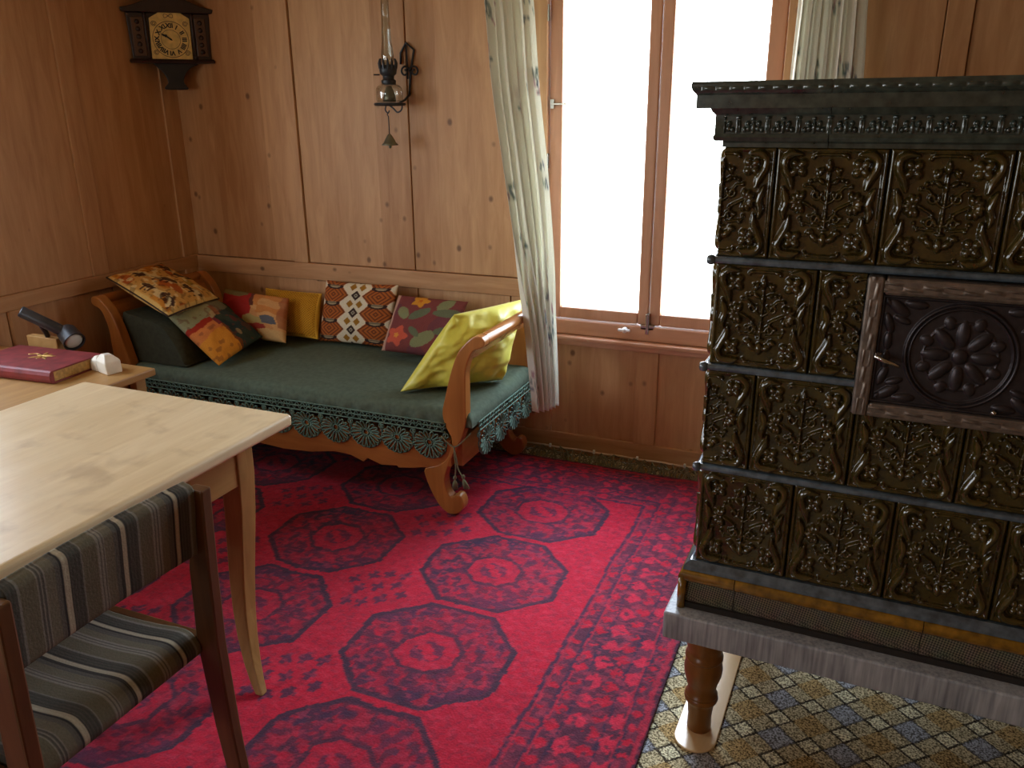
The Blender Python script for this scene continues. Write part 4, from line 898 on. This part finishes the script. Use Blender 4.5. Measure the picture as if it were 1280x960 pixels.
# bolster wedge at the raised left end
sec = [(-2.955, 0.452), (-2.645, 0.452), (-2.628, 0.466), (-2.655, 0.53), (-2.70, 0.595), (-2.735, 0.625), (-2.775, 0.640), (-2.90, 0.662), (-2.945, 0.655)]
b = MB(); b.prism(smooth_poly(sec, 4), 2.555, 2.98, 'y'); o = b.build('bolster', M['bolstercloth'], bevel=0.012, seg=3)
tag(o, 'blackish green wedge bolster propped at the left end of the daybed', 'bolster')

# ------------------------------------------------------------------ dining table
TZ = 0.75; TX0, TX1, TY0, TY1 = -2.06, -1.31, 0.25, 1.615
tb = thing('dining_table', 'pale scrubbed wooden table with curved sabre legs beside the striped chair', 'table', ((TX0 + TX1) / 2, (TY0 + TY1) / 2, 0.02))
b = MB(); b.box(TX0, TX1, TY0, TY1, TZ - 0.034, TZ); b.build('tabletop', M['table'], tb, bevel=0.011, seg=4)
# slight turn of the top's far end is left out: its edges run with the room
b = MB(); ax0, ax1, ay0, ay1 = TX0 + 0.085, TX1 - 0.085, TY0 + 0.10, TY1 - 0.10
for q in ((ax0, ax1, ay1 - 0.022, ay1), (ax0, ax1, ay0, ay0 + 0.022), (ax0, ax0 + 0.022, ay0, ay1), (ax1 - 0.022, ax1, ay0, ay1)): b.box(*q, 0.585, TZ - 0.034)
b.build('apron', M['apron'], tb, bevel=0.002)
cxm, cym = (TX0 + TX1) / 2, (TY0 + TY1) / 2
for sx in (1, -1):
    for sy in (1, -1):
        rings = []
        for z, x, y, w in ((0.716, -1.422, 1.512, 0.031), (0.60, -1.422, 1.510, 0.031), (0.5, -1.425, 1.506, 0.029), (0.4, -1.429, 1.498, 0.027), (0.3, -1.429, 1.486, 0.0245), (0.22, -1.420, 1.470, 0.022), (0.15, -1.402, 1.450, 0.0195), (0.09, -1.376, 1.428, 0.0165), (0.05, -1.353, 1.412, 0.014), (0.0205, -1.330, 1.398, 0.0115)):
            X = x if sx > 0 else 2 * cxm - x; Yy = y if sy > 0 else 2 * cym - y
            rings.append([(X - w, Yy - w, z), (X + w, Yy - w, z), (X + w, Yy + w, z), (X - w, Yy + w, z)])
        b = MB(); b.loft(rings); b.build('leg', M['legwood'], tb, bevel=0.004)

# ------------------------------------------------------------------ chair
ch = thing('dining_chair', 'low-backed wooden chair in grey striped wool pushed up to the table', 'chair', (-1.38, 0.9, 0.02))
CY0, CY1 = 0.668, 1.128
seq = [(0.010, (178, 172, 150)), (0.004, (56, 56, 54)), (0.022, (74, 74, 68)), (0.004, (128, 128, 120)), (0.030, (104, 100, 82)), (0.004, (140, 138, 128)), (0.003, (80, 80, 74)), (0.004, (140, 138, 128)), (0.003, (80, 80, 74)), (0.004, (140, 138, 128)), (0.018, (112, 108, 92)), (0.010, (92, 92, 86)), (0.006, (52, 52, 52))]
tot = sum(w for w, _ in seq)
def stripes(y, shift=0.0):
    s = (y + shift) % tot; c = np.zeros(y.shape + (3,)); a = 0
    for w, k in seq: paint(c, (s >= a) & (s < a + w), lin(*k)); a += w
    paint(c, (np.sin(y * 900) > 0.2), lin(120, 114, 104), 0.22); return c
def upholster(name, section, ya, yb, shift, sagf=None):
    sec_ = np.array(smooth_poly(section, 6)); yy = np.linspace(ya, yb, 170); n = len(sec_)
    Y = np.repeat(yy[:, None], n, 1); P = np.zeros((len(yy), n, 3)); P[..., 0] = sec_[None, :, 0]; P[..., 1] = Y; P[..., 2] = sec_[None, :, 1]
    e = np.clip(np.minimum(Y - ya, yb - Y) / 0.012, 0, 1); k = 1 - 0.35 * (1 - np.sqrt(1 - (1 - e) ** 2)); cx, cz = sec_[:, 0].mean(), sec_[:, 1].mean()
    if sagf is not None: P = sagf(P)
    for i in (0, -1):
        pass
    col = stripes(Y, shift)
    # close the ends
    c0 = P[:1].mean(1, keepdims=True).repeat(n, 1); c1 = P[-1:].mean(1, keepdims=True).repeat(n, 1)
    P2 = np.concatenate([c0, P, c1], 0); col = np.concatenate([col[:1], col, col[-1:]], 0)
    return grid_mesh(name, P2, M['cloth'], col, ch, wrap=True)
def rake(z): return -1.155 - 0.0 * z
upholster('backrest', [(-1.194, 0.652), (-1.188, 0.643), (-1.172, 0.641), (-1.163, 0.650), (-1.158, 0.70), (-1.150, 0.775), (-1.152, 0.796), (-1.166, 0.803), (-1.180, 0.796), (-1.190, 0.70)], CY0 + 0.029, CY1 - 0.029, 0.05,
          lambda P: np.concatenate([P[..., :1] - 0.012 * np.sin((P[..., 1:2] - CY0) / (CY1 - CY0) * PI), P[..., 1:]], -1))
upholster('seat', [(-1.215, 0.385), (-1.200, 0.395), (-1.198, 0.415), (-1.212, 0.436), (-1.24, 0.446), (-1.32, 0.438), (-1.42, 0.434), (-1.52, 0.440), (-1.60, 0.448), (-1.625, 0.437), (-1.628, 0.41), (-1.61, 0.395), (-1.4, 0.39)], CY0 + 0.029, CY1 - 0.029, 0.05)
for y in (CY0, CY1 - 0.028):
    m = MB(); rings = []
    for z, x, w in ((0.02, -1.150, 0.020), (0.2, -1.168, 0.024), (0.42, -1.180, 0.029), (0.6, -1.172, 0.027), (0.79, -1.155, 0.020)):
        rings.append([(x - w, y, z), (x + w, y, z), (x + w, y + 0.028, z), (x - w, y + 0.028, z)])
    m.loft(rings); m.build('back_post', M['chairwood'], ch, bevel=0.004)
    m = MB(); rings = []
    for z, x, w in ((0.02, -1.625, 0.014), (0.43, -1.60, 0.021)): rings.append([(x - w, y, z), (x + w, y, z), (x + w, y + 0.028, z), (x - w, y + 0.028, z)])
    m.loft(rings); m.build('front_leg', M['chairwood'], ch, bevel=0.004)
    m = MB(); m.box(-1.60, -1.19, y + 0.003, y + 0.025, 0.385, 0.43); m.build('side_rail', M['chairwood'], ch, bevel=0.003)

# ------------------------------------------------------------------ side table and what lies on it
SZ = 0.62
sd_ = thing('side_table', 'light wooden side table in the corner by the panelled wall, mostly behind the dining table', 'table', (-2.72, 1.7, 0.02))
b = MB(); b.box(-3.15, -2.30, 1.22, 2.10, SZ - 0.028, SZ); b.build('tabletop', M['sidewood'], sd_, bevel=0.005)
b = MB()
for q in ((-3.08, -2.37, 2.03, 2.05), (-3.08, -2.37, 1.28, 1.30), (-3.08, -3.06, 1.28, 2.05), (-2.39, -2.37, 1.28, 2.05)): b.box(*q, 0.50, SZ - 0.028)
b.build('apron', M['sidewood'], sd_)
for x in (-3.09, -2.36):
    for y in (1.27, 2.06): b = MB(); b.box(x - 0.022, x + 0.022, y - 0.022, y + 0.022, 0.02, SZ - 0.028); b.build('leg', M['sidewood'], sd_, bevel=0.003)
bk = thing('book', 'thick red leather album with a gilt ornament lying on the side table', 'book', (-2.69, 1.925, SZ), R(4))
hw, hd = 0.20, 0.112
b = MB(); b.box(-hw + 0.004, hw - 0.006, -hd + 0.008, hd - 0.006, 0.005, 0.041); b.build('page_block', M['pages'], bk, local=True, bevel=0.002)
b = MB(); b.box(-hw, hw, -hd, hd, 0.0005, 0.005); b.box(-hw, hw, -hd, hd, 0.041, 0.047)
b.prism([(-hd, 0.0005), (-hd - 0.007, 0.006), (-hd - 0.011, 0.016), (-hd - 0.0115, 0.031), (-hd - 0.007, 0.042), (-hd, 0.047), (-hd + 0.008, 0.041), (-hd + 0.008, 0.005)], -hw, hw, 'x'); b.build('cover', M['leather'], bk, local=True, bevel=0.0015)
b = MB()
for k in range(7):
    a = k * 2 * PI / 7 + 0.3; l = 0.05 if k % 2 == 0 else 0.034
    b.lathe([(0.0005, 0), (0.006, 0.25 * l), (0.008, 0.55 * l), (0.004, 0.85 * l), (0.0005, l)], (0.02, 0.02, 0.0475), 8, Matrix.Scale(0.25, 4, (0, 0, 1)) @ Matrix.Rotation(a, 4, 'Z') @ Matrix.Rotation(R(90), 4, 'Y'))
b.tube(curve([(-0.05, 0.02, 0.0478), (-0.02, 0.035, 0.0478), (0.02, 0.02, 0.0478), (0.06, 0.03, 0.0478)], 5), 0.0022, 5); b.build('gilt_ornament', M['gilt'], bk, local=True, smooth=True)
# white faceted block
b = MB()
b.loft([[(-2.455, 1.985, SZ), (-2.385, 1.965, SZ), (-2.372, 2.02, SZ), (-2.44, 2.04, SZ)], [(-2.455, 1.982, SZ + 0.045), (-2.387, 1.962, SZ + 0.042), (-2.374, 2.02, SZ + 0.046), (-2.44, 2.04, SZ + 0.05)], [(-2.440, 1.995, SZ + 0.068), (-2.410, 1.985, SZ + 0.07), (-2.400, 2.012, SZ + 0.064), (-2.432, 2.022, SZ + 0.066)]])
b.loft([[(-2.50, 1.995, SZ), (-2.457, 1.985, SZ), (-2.442, 2.03, SZ), (-2.485, 2.04, SZ)], [(-2.50, 1.995, SZ + 0.035), (-2.457, 1.985, SZ + 0.042), (-2.442, 2.03, SZ + 0.045), (-2.485, 2.04, SZ + 0.04)], [(-2.485, 2.005, SZ + 0.052), (-2.466, 2.0, SZ + 0.056), (-2.458, 2.02, SZ + 0.055), (-2.475, 2.028, SZ + 0.053)]])
tag(b.build('stone_block', M['stone'], bevel=0.004), 'small white faceted stone block at the corner of the side table', 'stone')
# reading lamp
rl = thing('reading_lamp', 'black tubular reading lamp on a wooden block behind the red album', 'lamp', (-2.82, 2.10, SZ))
b = MB(); b.box(-2.90, -2.74, 2.06, 2.092, SZ, SZ + 0.075); b.build('block_base', M['sidewood'], rl, bevel=0.004)
A, B2 = Vector((-2.80, 1.985, 0.815)), Vector((-2.705, 2.085, 0.715))
b = MB(); b.tube([A, A.lerp(B2, 0.02), B2], [0.017, 0.021, 0.021], 18); b.build('tube', M['lampblack'], rl, smooth=True, auto=50)
D = (Vector((-2.60, 2.06, 0.655)) - Vector((-2.70, 2.09, 0.71))).normalized(); rot = D.to_track_quat('Z', 'Y').to_matrix().to_4x4(); org = Vector((-2.725, 2.095, 0.722))
b = MB(); b.lathe([(0.002, 0), (0.030, 0.002), (0.036, 0.012), (0.038, 0.05), (0.0405, 0.075), (0.038, 0.076), (0.035, 0.066)], tuple(org), 26, rot); b.build('lamp_head', M['lampblack'], rl, smooth=True, auto=50)
b = MB(); b.lathe([(0.034, 0.066), (0.030, 0.071), (0.018, 0.0755), (0.001, 0.077)], tuple(org), 26, rot); b.build('lens', M['lens'], rl, smooth=True)
b = MB(); b.tube(curve([tuple(A.lerp(B2, 0.42)), (-2.775, 2.04, 0.745), (-2.785, 2.06, 0.715), (-2.80, 2.075, SZ + 0.074)], 4), 0.009, 10); b.build('stem', M['lampblack'], rl, smooth=True)

# ------------------------------------------------------------------ wall clock across the corner
ck = thing('wall_clock', 'dark wooden clock with brass dial hung across the room corner', 'clock', (-3.171 + 0.2 * 0.7071, 3.277 - 0.2 * 0.7071, 1.60), R(45))
# local: x right along the face, y into the corner, z up from 1.60
b = MB()
b.prism([(-0.165, 0.135), (0.172, 0.135), (0.185, 0.335), (-0.172, 0.335)], 0.012, 0.10, 'y'); b.build('case', M['clockwood'], ck, local=True, bevel=0.004)
b = MB(); b.sweep([(0, 0.120), (0.008, 0.120), (0.012, 0.128), (0.006, 0.137), (0, 0.137)], [(-0.17, 0.10), (-0.17, 0.005), (0.177, 0.005), (0.177, 0.10)]); b.box(-0.17, 0.177, 0.005, 0.10, 0.120, 0.137); b.build('base_moulding', M['clockwood'], ck, local=True)
b = MB(); b.prism([(-0.185, 0.335), (0.197, 0.335), (0.205, 0.352), (0.15, 0.365), (0.10, 0.385), (0.055, 0.41), (0.006, 0.425), (-0.045, 0.41), (-0.09, 0.385), (-0.14, 0.365), (-0.195, 0.352)], -0.004, 0.10, 'y'); b.build('pediment', M['clockwood'], ck, local=True, bevel=0.004)
b = MB(); b.prism(smooth_poly([(-0.085, 0.121), (-0.07, 0.105), (-0.05, 0.085), (-0.035, 0.06), (-0.03, 0.035), (-0.044, 0.018), (-0.042, 0.005), (0.05, 0.005), (0.052, 0.018), (0.04, 0.035), (0.045, 0.06), (0.06, 0.085), (0.085, 0.105), (0.105, 0.121)], 3), 0.02, 0.075, 'y'); b.build('bracket', M['black'], ck, local=True, bevel=0.003)
b = MB(); b.prism([(-0.084, 0.138), (0.091, 0.136), (0.096, 0.312), (0.06, 0.335), (0.012, 0.344), (-0.035, 0.335), (-0.077, 0.311)], 0.004, 0.013, 'y'); dial = b.build('dial', M['brass'], ck, local=True, bevel=0.001)
DC = (0.006, 0.222)
def text_mesh(name, s, size, parent, mt, loc, ang):
    cu = bpy.data.curves.new(name, 'FONT'); cu.body = s; cu.size = size; cu.align_x = 'CENTER'; cu.align_y = 'CENTER'; cu.extrude = 0.0006; cu.offset = 0.0011
    t = bpy.data.objects.new(name, cu); COL.objects.link(t); dg = bpy.context.evaluated_depsgraph_get(); me = bpy.data.meshes.new_from_object(t.evaluated_get(dg)); bpy.data.objects.remove(t)
    me.transform(Matrix.Translation(loc) @ Matrix.Rotation(R(90), 4, 'X') @ Matrix.Rotation(ang, 4, 'Z')); return me
import bmesh
bm = bmesh.new()
for k, s in enumerate(('XII', 'I', 'II', 'III', 'IIII', 'V', 'VI', 'VII', 'VIII', 'IX', 'X', 'XI')):
    a = PI / 2 - k * PI / 6; r = 0.058
    me = text_mesh('numeral', s, 0.027, dial, None, (DC[0] + r * math.cos(a), 0.0032, DC[1] + r * math.sin(a)), a - PI / 2); bm.from_mesh(me); bpy.data.meshes.remove(me)
me = bpy.data.meshes.new('numerals'); bm.to_mesh(me); bm.free(); me.materials.append(M['black']); o = bpy.data.objects.new('numerals', me); COL.objects.link(o); o.parent = dial
b = MB()
for rad, w in ((0.077, 0.0014), (0.041, 0.0010)): b.tube([(DC[0] + rad * math.cos(2 * PI * t / 48), 0.0036, DC[1] + rad * math.sin(2 * PI * t / 48)) for t in range(48)], w, 5, closed=True)
for sx, sz in ((-0.062, 0.165), (0.072, 0.163), (0.075, 0.288), (-0.060, 0.288)):
    b.tube([(sx + 0.013 * (1 - t / 26) * math.cos(t * 0.6), 0.0036, sz + 0.013 * (1 - t / 26) * math.sin(t * 0.6)) for t in range(22)], 0.0014, 5)
b.tube([(DC[0] + 0.02 * math.cos(t / 5), 0.0036, 0.322 + 0.008 * math.sin(t / 2.5)) for t in range(32)], 0.0013, 5); b.build('dial_ornament', M['clockpanel'], dial, local=True)
for nm, l, w, a in (('hour_hand', 0.034, 0.0075, 143), ('minute_hand', 0.048, 0.005, 149)):
    ca, sa = math.cos(R(a)), math.sin(R(a)); pts = [(-0.008, 0), (-0.002, -w * 0.5), (l * 0.55, -w * 0.35), (l * 0.72, -w), (l, 0), (l * 0.72, w), (l * 0.55, w * 0.35), (-0.002, w * 0.5)]
    b = MB(); b.prism([(DC[0] + p * ca - q * sa, DC[1] + p * sa + q * ca) for p, q in pts], -0.001 if nm == 'minute_hand' else 0.001, 0.0005 if nm == 'minute_hand' else 0.0025, 'y'); b.build(nm, M['black'], dial, local=True)
for x0, x1 in ((-0.155, -0.102), (0.115, 0.163)):
    b = MB(); b.box(x0, x1, 0.008, 0.0135, 0.15, 0.315); o = b.build('side_panel', M['clockpanel'], ck, local=True, bevel=0.003)
    b = MB(); xm = (x0 + x1) / 2
    for z in (0.17, 0.2, 0.232, 0.264, 0.295): b.lathe([(0.001, 0), (0.011, 0.0005), (0.006, 0.003), (0.001, 0.0035)], (xm, 0.008, z), 8, Matrix.Rotation(R(90), 4, 'X'))
    b.build('carving', M['clockwood'], o, local=True, smooth=True)
for x in (-0.095, 0.105):
    b = MB(); b.lathe([(0.009, 0.138), (0.009, 0.15), (0.006, 0.155), (0.0075, 0.23), (0.006, 0.31), (0.009, 0.315), (0.009, 0.334)], (x, 0.006, 0), 12); b.build('column', M['clockwood'], ck, local=True, smooth=True)

# ------------------------------------------------------------------ oil lamp on the wall, bell below it
LX, LY = -1.895, 3.17
ol = thing('oil_lamp', 'wall-mounted oil lamp with tall glass chimney and iron bracket', 'oil lamp', (LX, LY, 1.52))
b = MB(); b.lathe([(0.001, 1.52), (0.062, 1.521), (0.068, 1.526), (0.066, 1.533), (0.05, 1.535), (0.001, 1.536)], (LX, LY, 0), 26); b.build('tray', M['wrought'], ol, smooth=True, auto=50)
b = MB(); b.lathe([(0.052, 1.538), (0.056, 1.545), (0.057, 1.575), (0.055, 1.592), (0.046, 1.602), (0.034, 1.606), (0.030, 1.612)], (LX, LY, 0), 28); b.build('oil_font', M['lampglass'], ol, smooth=True)
b = MB(); b.lathe([(0.001, 1.537), (0.028, 1.538), (0.026, 1.56), (0.012, 1.60), (0.001, 1.602)], (LX, LY, 0), 16); b.build('oil_wick_holder', M['bellm'], ol, smooth=True)
b = MB(); b.lathe([(0.001, 1.606), (0.030, 1.606), (0.031, 1.622), (0.024, 1.628), (0.024, 1.64), (0.034, 1.648), (0.037, 1.665), (0.033, 1.68), (0.026, 1.684), (0.001, 1.685)], (LX, LY, 0), 22)
for k in range(12):
    a = 2 * PI * k / 12; b.tube([(LX + 0.034 * math.cos(a), LY + 0.034 * math.sin(a), 1.668), (LX + 0.037 * math.cos(a), LY + 0.037 * math.sin(a), 1.69), (LX + 0.033 * math.cos(a), LY + 0.033 * math.sin(a), 1.708)], [0.005, 0.005, 0.002], 6)
b.tube([(LX - 0.03, LY - 0.02, 1.645), (LX - 0.05, LY - 0.035, 1.645)], 0.003); b.build('burner', M['wrought'], ol, smooth=True, auto=50)
b = MB(); b.lathe([(0.022, 1.685), (0.027, 1.705), (0.026, 1.73), (0.020, 1.78), (0.0175, 1.86), (0.0165, 1.98)], (LX, LY, 0), 20)
b.f = b.f[:-2]; b.m = b.m[:-2]; o = b.build('chimney', M['lampglass'], ol, smooth=True); mo = o.modifiers.new('solid', 'SOLIDIFY'); mo.thickness = 0.0015
b = MB(); yb_ = YB - 0.008
b.tube([(LX + 0.005, yb_, 1.69), (LX + 0.007, yb_, 1.735), (LX + 0.035, yb_, 1.775), (LX + 0.073, yb_, 1.745), (LX + 0.052, yb_, 1.66), (LX + 0.04, yb_, 1.56)], 0.005, 8)
b.tube([(LX + 0.035, yb_, 1.775), (LX + 0.036, yb_, 1.63)], 0.004, 8)
for s, q in ((0.075, 1), (0.03, -1)):
    b.tube([(LX + s + q * 0.0 + 0.024 * (1 - t / 30) * math.cos(0.35 * t + PI) * q, yb_ - 0.01, 1.66 + 0.024 * (1 - t / 30) * math.sin(0.35 * t)) for t in range(24)], 0.0042, 7)
b.tube([(LX + 0.045, yb_, 1.57), (LX + 0.04, LY + 0.06, 1.545), (LX + 0.02, LY + 0.03, 1.528)], 0.005, 8)
b.tube(curve([(LX + 0.06, LY + 0.0, 1.524), (LX + 0.055, LY, 1.505), (LX + 0.035, LY, 1.495), (LX + 0.015, LY, 1.512), (LX + 0.0, LY, 1.521)], 5), 0.0035, 7)
b.tube(curve([(LX - 0.02, LY, 1.521), (LX - 0.024, LY, 1.505), (LX - 0.012, LY, 1.492), (LX - 0.004, LY, 1.502)], 5), 0.003, 7)
b.build('bracket', M['wrought'], ol, smooth=True)
be = thing('bell', 'small metal bell hanging on a wire under the oil lamp', 'bell', (LX - 0.006, LY, 1.40))
bx = LX - 0.012
b = MB(); b.tube([(bx, LY, 1.4925), (bx - 0.004, LY, 1.486), (bx + 0.002, LY, 1.478), (bx + 0.002, LY, 1.404)], 0.0022, 6); b.build('wire', M['wrought'], be, smooth=True)
b = MB(); b.lathe([(0.001, 1.408), (0.006, 1.406), (0.012, 1.398), (0.020, 1.385), (0.027, 1.371), (0.036, 1.362), (0.035, 1.360), (0.024, 1.370), (0.001, 1.39)], (bx + 0.002, LY, 0), 24); b.build('bell_body', M['bellm'], be, smooth=True)
b = MB(); b.tube([(bx + 0.002, LY, 1.385), (bx + 0.002, LY, 1.36)], 0.002, 6); b.lathe([(0.001, 1.363), (0.006, 1.359), (0.007, 1.353), (0.004, 1.348), (0.001, 1.347)], (bx + 0.002, LY, 0), 12); b.build('clapper', M['bellm'], be, smooth=True)

# ------------------------------------------------------------------ curtains
def curtain(name, keys, label, folds, amp, seed):
    """keys: (z, (xl,yl), (xr,yr)) from top to hem"""
    ns, nt_ = 150, 130
    zs = np.array([k[0] for k in keys]); zz = np.linspace(zs[0], zs[-1], nt_); o = np.argsort(zs)
    def itp(i, j):
        v = np.array([k[i][j] for k in keys]); y = np.interp(zz, zs[o], v[o])
        k = np.ones(13) / 13; return np.convolve(np.pad(y, 6, 'edge'), k, 'valid')
    xl, yl, xr, yr = itp(1, 0), itp(1, 1), itp(2, 0), itp(2, 1)
    s = np.linspace(0, 1, ns); S_, Zg = np.meshgrid(s, zz); T = (Zg - zs[-1]) / (zs[0] - zs[-1])
    dx, dy = (xr - xl)[:, None], (yr - yl)[:, None]; ln = np.hypot(dx, dy); nx_, ny_ = dy / ln, -dx / ln
    ph = 2 * PI * folds * (S_ + 0.035 * np.sin(5 * S_ + seed) + 0.03 * (vnoise(S_, T, 3, seed) - 0.5))
    A = amp * (0.7 + 0.6 * vnoise(S_, T * 0.4, 4, seed + 3))
    w = A * np.sin(ph) + A * 0.35 * np.sin(2.3 * ph + 1)
    side = 0.35 * A * np.cos(ph)
    X = xl[:, None] + dx * S_ + nx_ * w + dx / ln * side; Y = yl[:, None] + dy * S_ + ny_ * w + dy / ln * side
    c = np.ones(X.shape + (3,)) * np.array(lin(238, 237, 226))
    U = S_ * folds * 0.19; V = Zg
    rr_ = np.random.default_rng(seed); width = folds * 0.19
    for k in range(int(width * 26)):
        cu = rr_.random() * width; row = rr_.integers(0, 6); cz = 0.40 + row * 0.30 + rr_.normal() * 0.05
        for j in range(7):
            a = rr_.random() * 7; rx = 0.010 + 0.014 * rr_.random(); d = ell(U, V, cu + 0.03 * rr_.normal(), cz + 0.03 * rr_.normal(), rx, rx * 0.5, math.degrees(a))
            kc = [lin(98, 124, 134), lin(112, 136, 128), lin(86, 104, 128), lin(180, 136, 150), lin(130, 146, 140)][rr_.integers(0, 5)]
            paint(c, d < 1, kc, 0.75)
    P = np.stack([X, Y, Zg], -1); ob = grid_mesh(name, P, M['curtain'], c, solid=0.0016); tag(ob, label, 'curtain', 'floral window curtains'); return ob
curtain('curtain', [(2.15, (-1.47, 3.12), (-1.265, 3.12)), (1.893, (-1.42, 3.10), (-1.215, 3.10)), (1.61, (-1.392, 3.085), (-1.190, 3.085)), (1.30, (-1.33, 3.05), (-1.143, 3.06)), (1.02, (-1.262, 2.99), (-1.101, 3.02)), (0.87, (-1.205, 2.91), (-1.085, 3.0)), (0.72, (-1.143, 2.84), (-1.072, 2.965)), (0.55, (-1.125, 2.84), (-1.062, 2.965)), (0.345, (-1.11, 2.86), (-1.055, 2.965))],
        'floral cotton curtain left of the window, falling outside the daybed arm', 5, 0.017, 4)
curtain('curtain', [(2.15, (-0.27, 3.10), (-0.055, 3.10)), (1.85, (-0.268, 3.10), (-0.062, 3.10)), (1.6, (-0.275, 3.10), (-0.045, 3.10)), (0.40, (-0.28, 3.10), (-0.06, 3.10))], 'floral cotton curtain right of the window, behind the tiled stove', 6, 0.020, 11)
b = MB(); b.tube([(-1.55, 3.10, 2.13), (0.05, 3.10, 2.13)], 0.011, 12); o = b.build('curtain_rod', M['pine_x'], smooth=True); tag(o, 'thin wooden rod carrying both curtains above the window', 'curtain rod')
for x in (-1.53, 0.03):
    b = MB(); b.box(x - 0.01, x + 0.01, 3.09, YB - 0.001, 2.12, 2.14); b.build('rod_bracket', M['wrought'], o)

# ------------------------------------------------------------------ light
w = bpy.data.worlds.new('daylight'); S.world = w; w.use_nodes = True; nt = w.node_tree; bg = nt.nodes['Background']
tc = N(nt, 'ShaderNodeTexCoord'); sx = N(nt, 'ShaderNodeSeparateXYZ'); nt.links.new(tc.outputs['Generated'], sx.inputs[0])
r = ramp(nt, [(0.0, lin(200, 212, 206)), (0.49, lin(222, 232, 232)), (0.53, lin(240, 248, 255)), (1.0, lin(196, 222, 255))]); nt.links.new(math_(nt, 'ADD', math_(nt, 'MULTIPLY', sx.outputs[2], 0.5), 0.5), r.inputs[0]); nt.links.new(r.outputs[0], bg.inputs[0])
# soft sun glow added to the sky beyond the window, brightening the rug
vd = N(nt, 'ShaderNodeVectorMath', operation='DOT_PRODUCT'); nt.links.new(tc.outputs['Generated'], vd.inputs[0]); vd.inputs[1].default_value = (0.02, 0.75, 0.661)
lobe = math_(nt, 'POWER', math_(nt, 'MAXIMUM', vd.outputs['Value'], 0.0), 14.0)
nt.links.new(math_(nt, 'ADD', math_(nt, 'MULTIPLY', lobe, 38.0), 13.0), bg.inputs[1])
def portal(name, loc, rot, sx_, sy_):
    l = bpy.data.lights.new(name, 'AREA'); l.shape = 'RECTANGLE'; l.size = sx_; l.size_y = sy_; l.cycles.is_portal = True
    o = bpy.data.objects.new(name, l); COL.objects.link(o); o.location = loc; o.rotation_euler = rot
portal('window_portal', ((WX0 + WX1) / 2, YB + 0.14, (WZ0 + WZ1) / 2), (R(-90), 0, 0), 0.92, 1.46)
for a, c_ in LW: portal('window_portal', (XL - 0.14, (a + c_) / 2, (LZ0 + LZ1) / 2), (R(90), 0, R(-90)), c_ - a, LZ1 - LZ0)

portal('window_portal', ((FX0 + FX1) / 2, YF - 0.14, (FZ0 + FZ1) / 2), (R(90), 0, 0), FX1 - FX0, FZ1 - FZ0)

# ------------------------------------------------------------------ camera
cam = bpy.data.cameras.new('camera'); co = bpy.data.objects.new('camera', cam); COL.objects.link(co); S.camera = co
yaw, pitch, roll, F = R(22.93889), R(18.62278), R(-0.479246), 1015.93
f = Vector((-math.sin(yaw) * math.cos(pitch), math.cos(yaw) * math.cos(pitch), -math.sin(pitch))); r0 = Vector((math.cos(yaw), math.sin(yaw), 0)); u0 = r0.cross(f)
rt = r0 * math.cos(roll) + u0 * math.sin(roll); up = -r0 * math.sin(roll) + u0 * math.cos(roll)
co.matrix_world = Matrix(((rt.x, up.x, -f.x, 0), (rt.y, up.y, -f.y, 0), (rt.z, up.z, -f.z, 1.5), (0, 0, 0, 1)))
cam.sensor_fit = 'HORIZONTAL'; cam.sensor_width = 36; cam.lens = F * 36 / 1280; cam.clip_start = 0.02
S.view_settings.view_transform = 'Standard'; S.view_settings.look = 'None'; S.view_settings.gamma = 1.0; S.view_settings.use_curve_mapping = False
S.view_settings.exposure = 0.0
S.cycles.max_bounces = 10; S.cycles.diffuse_bounces = 5; S.cycles.transparent_max_bounces = 16; S.cycles.use_denoising = True; S.cycles.sample_clamp_indirect = 30.0; S.cycles.caustics_reflective = False; S.cycles.caustics_refractive = False
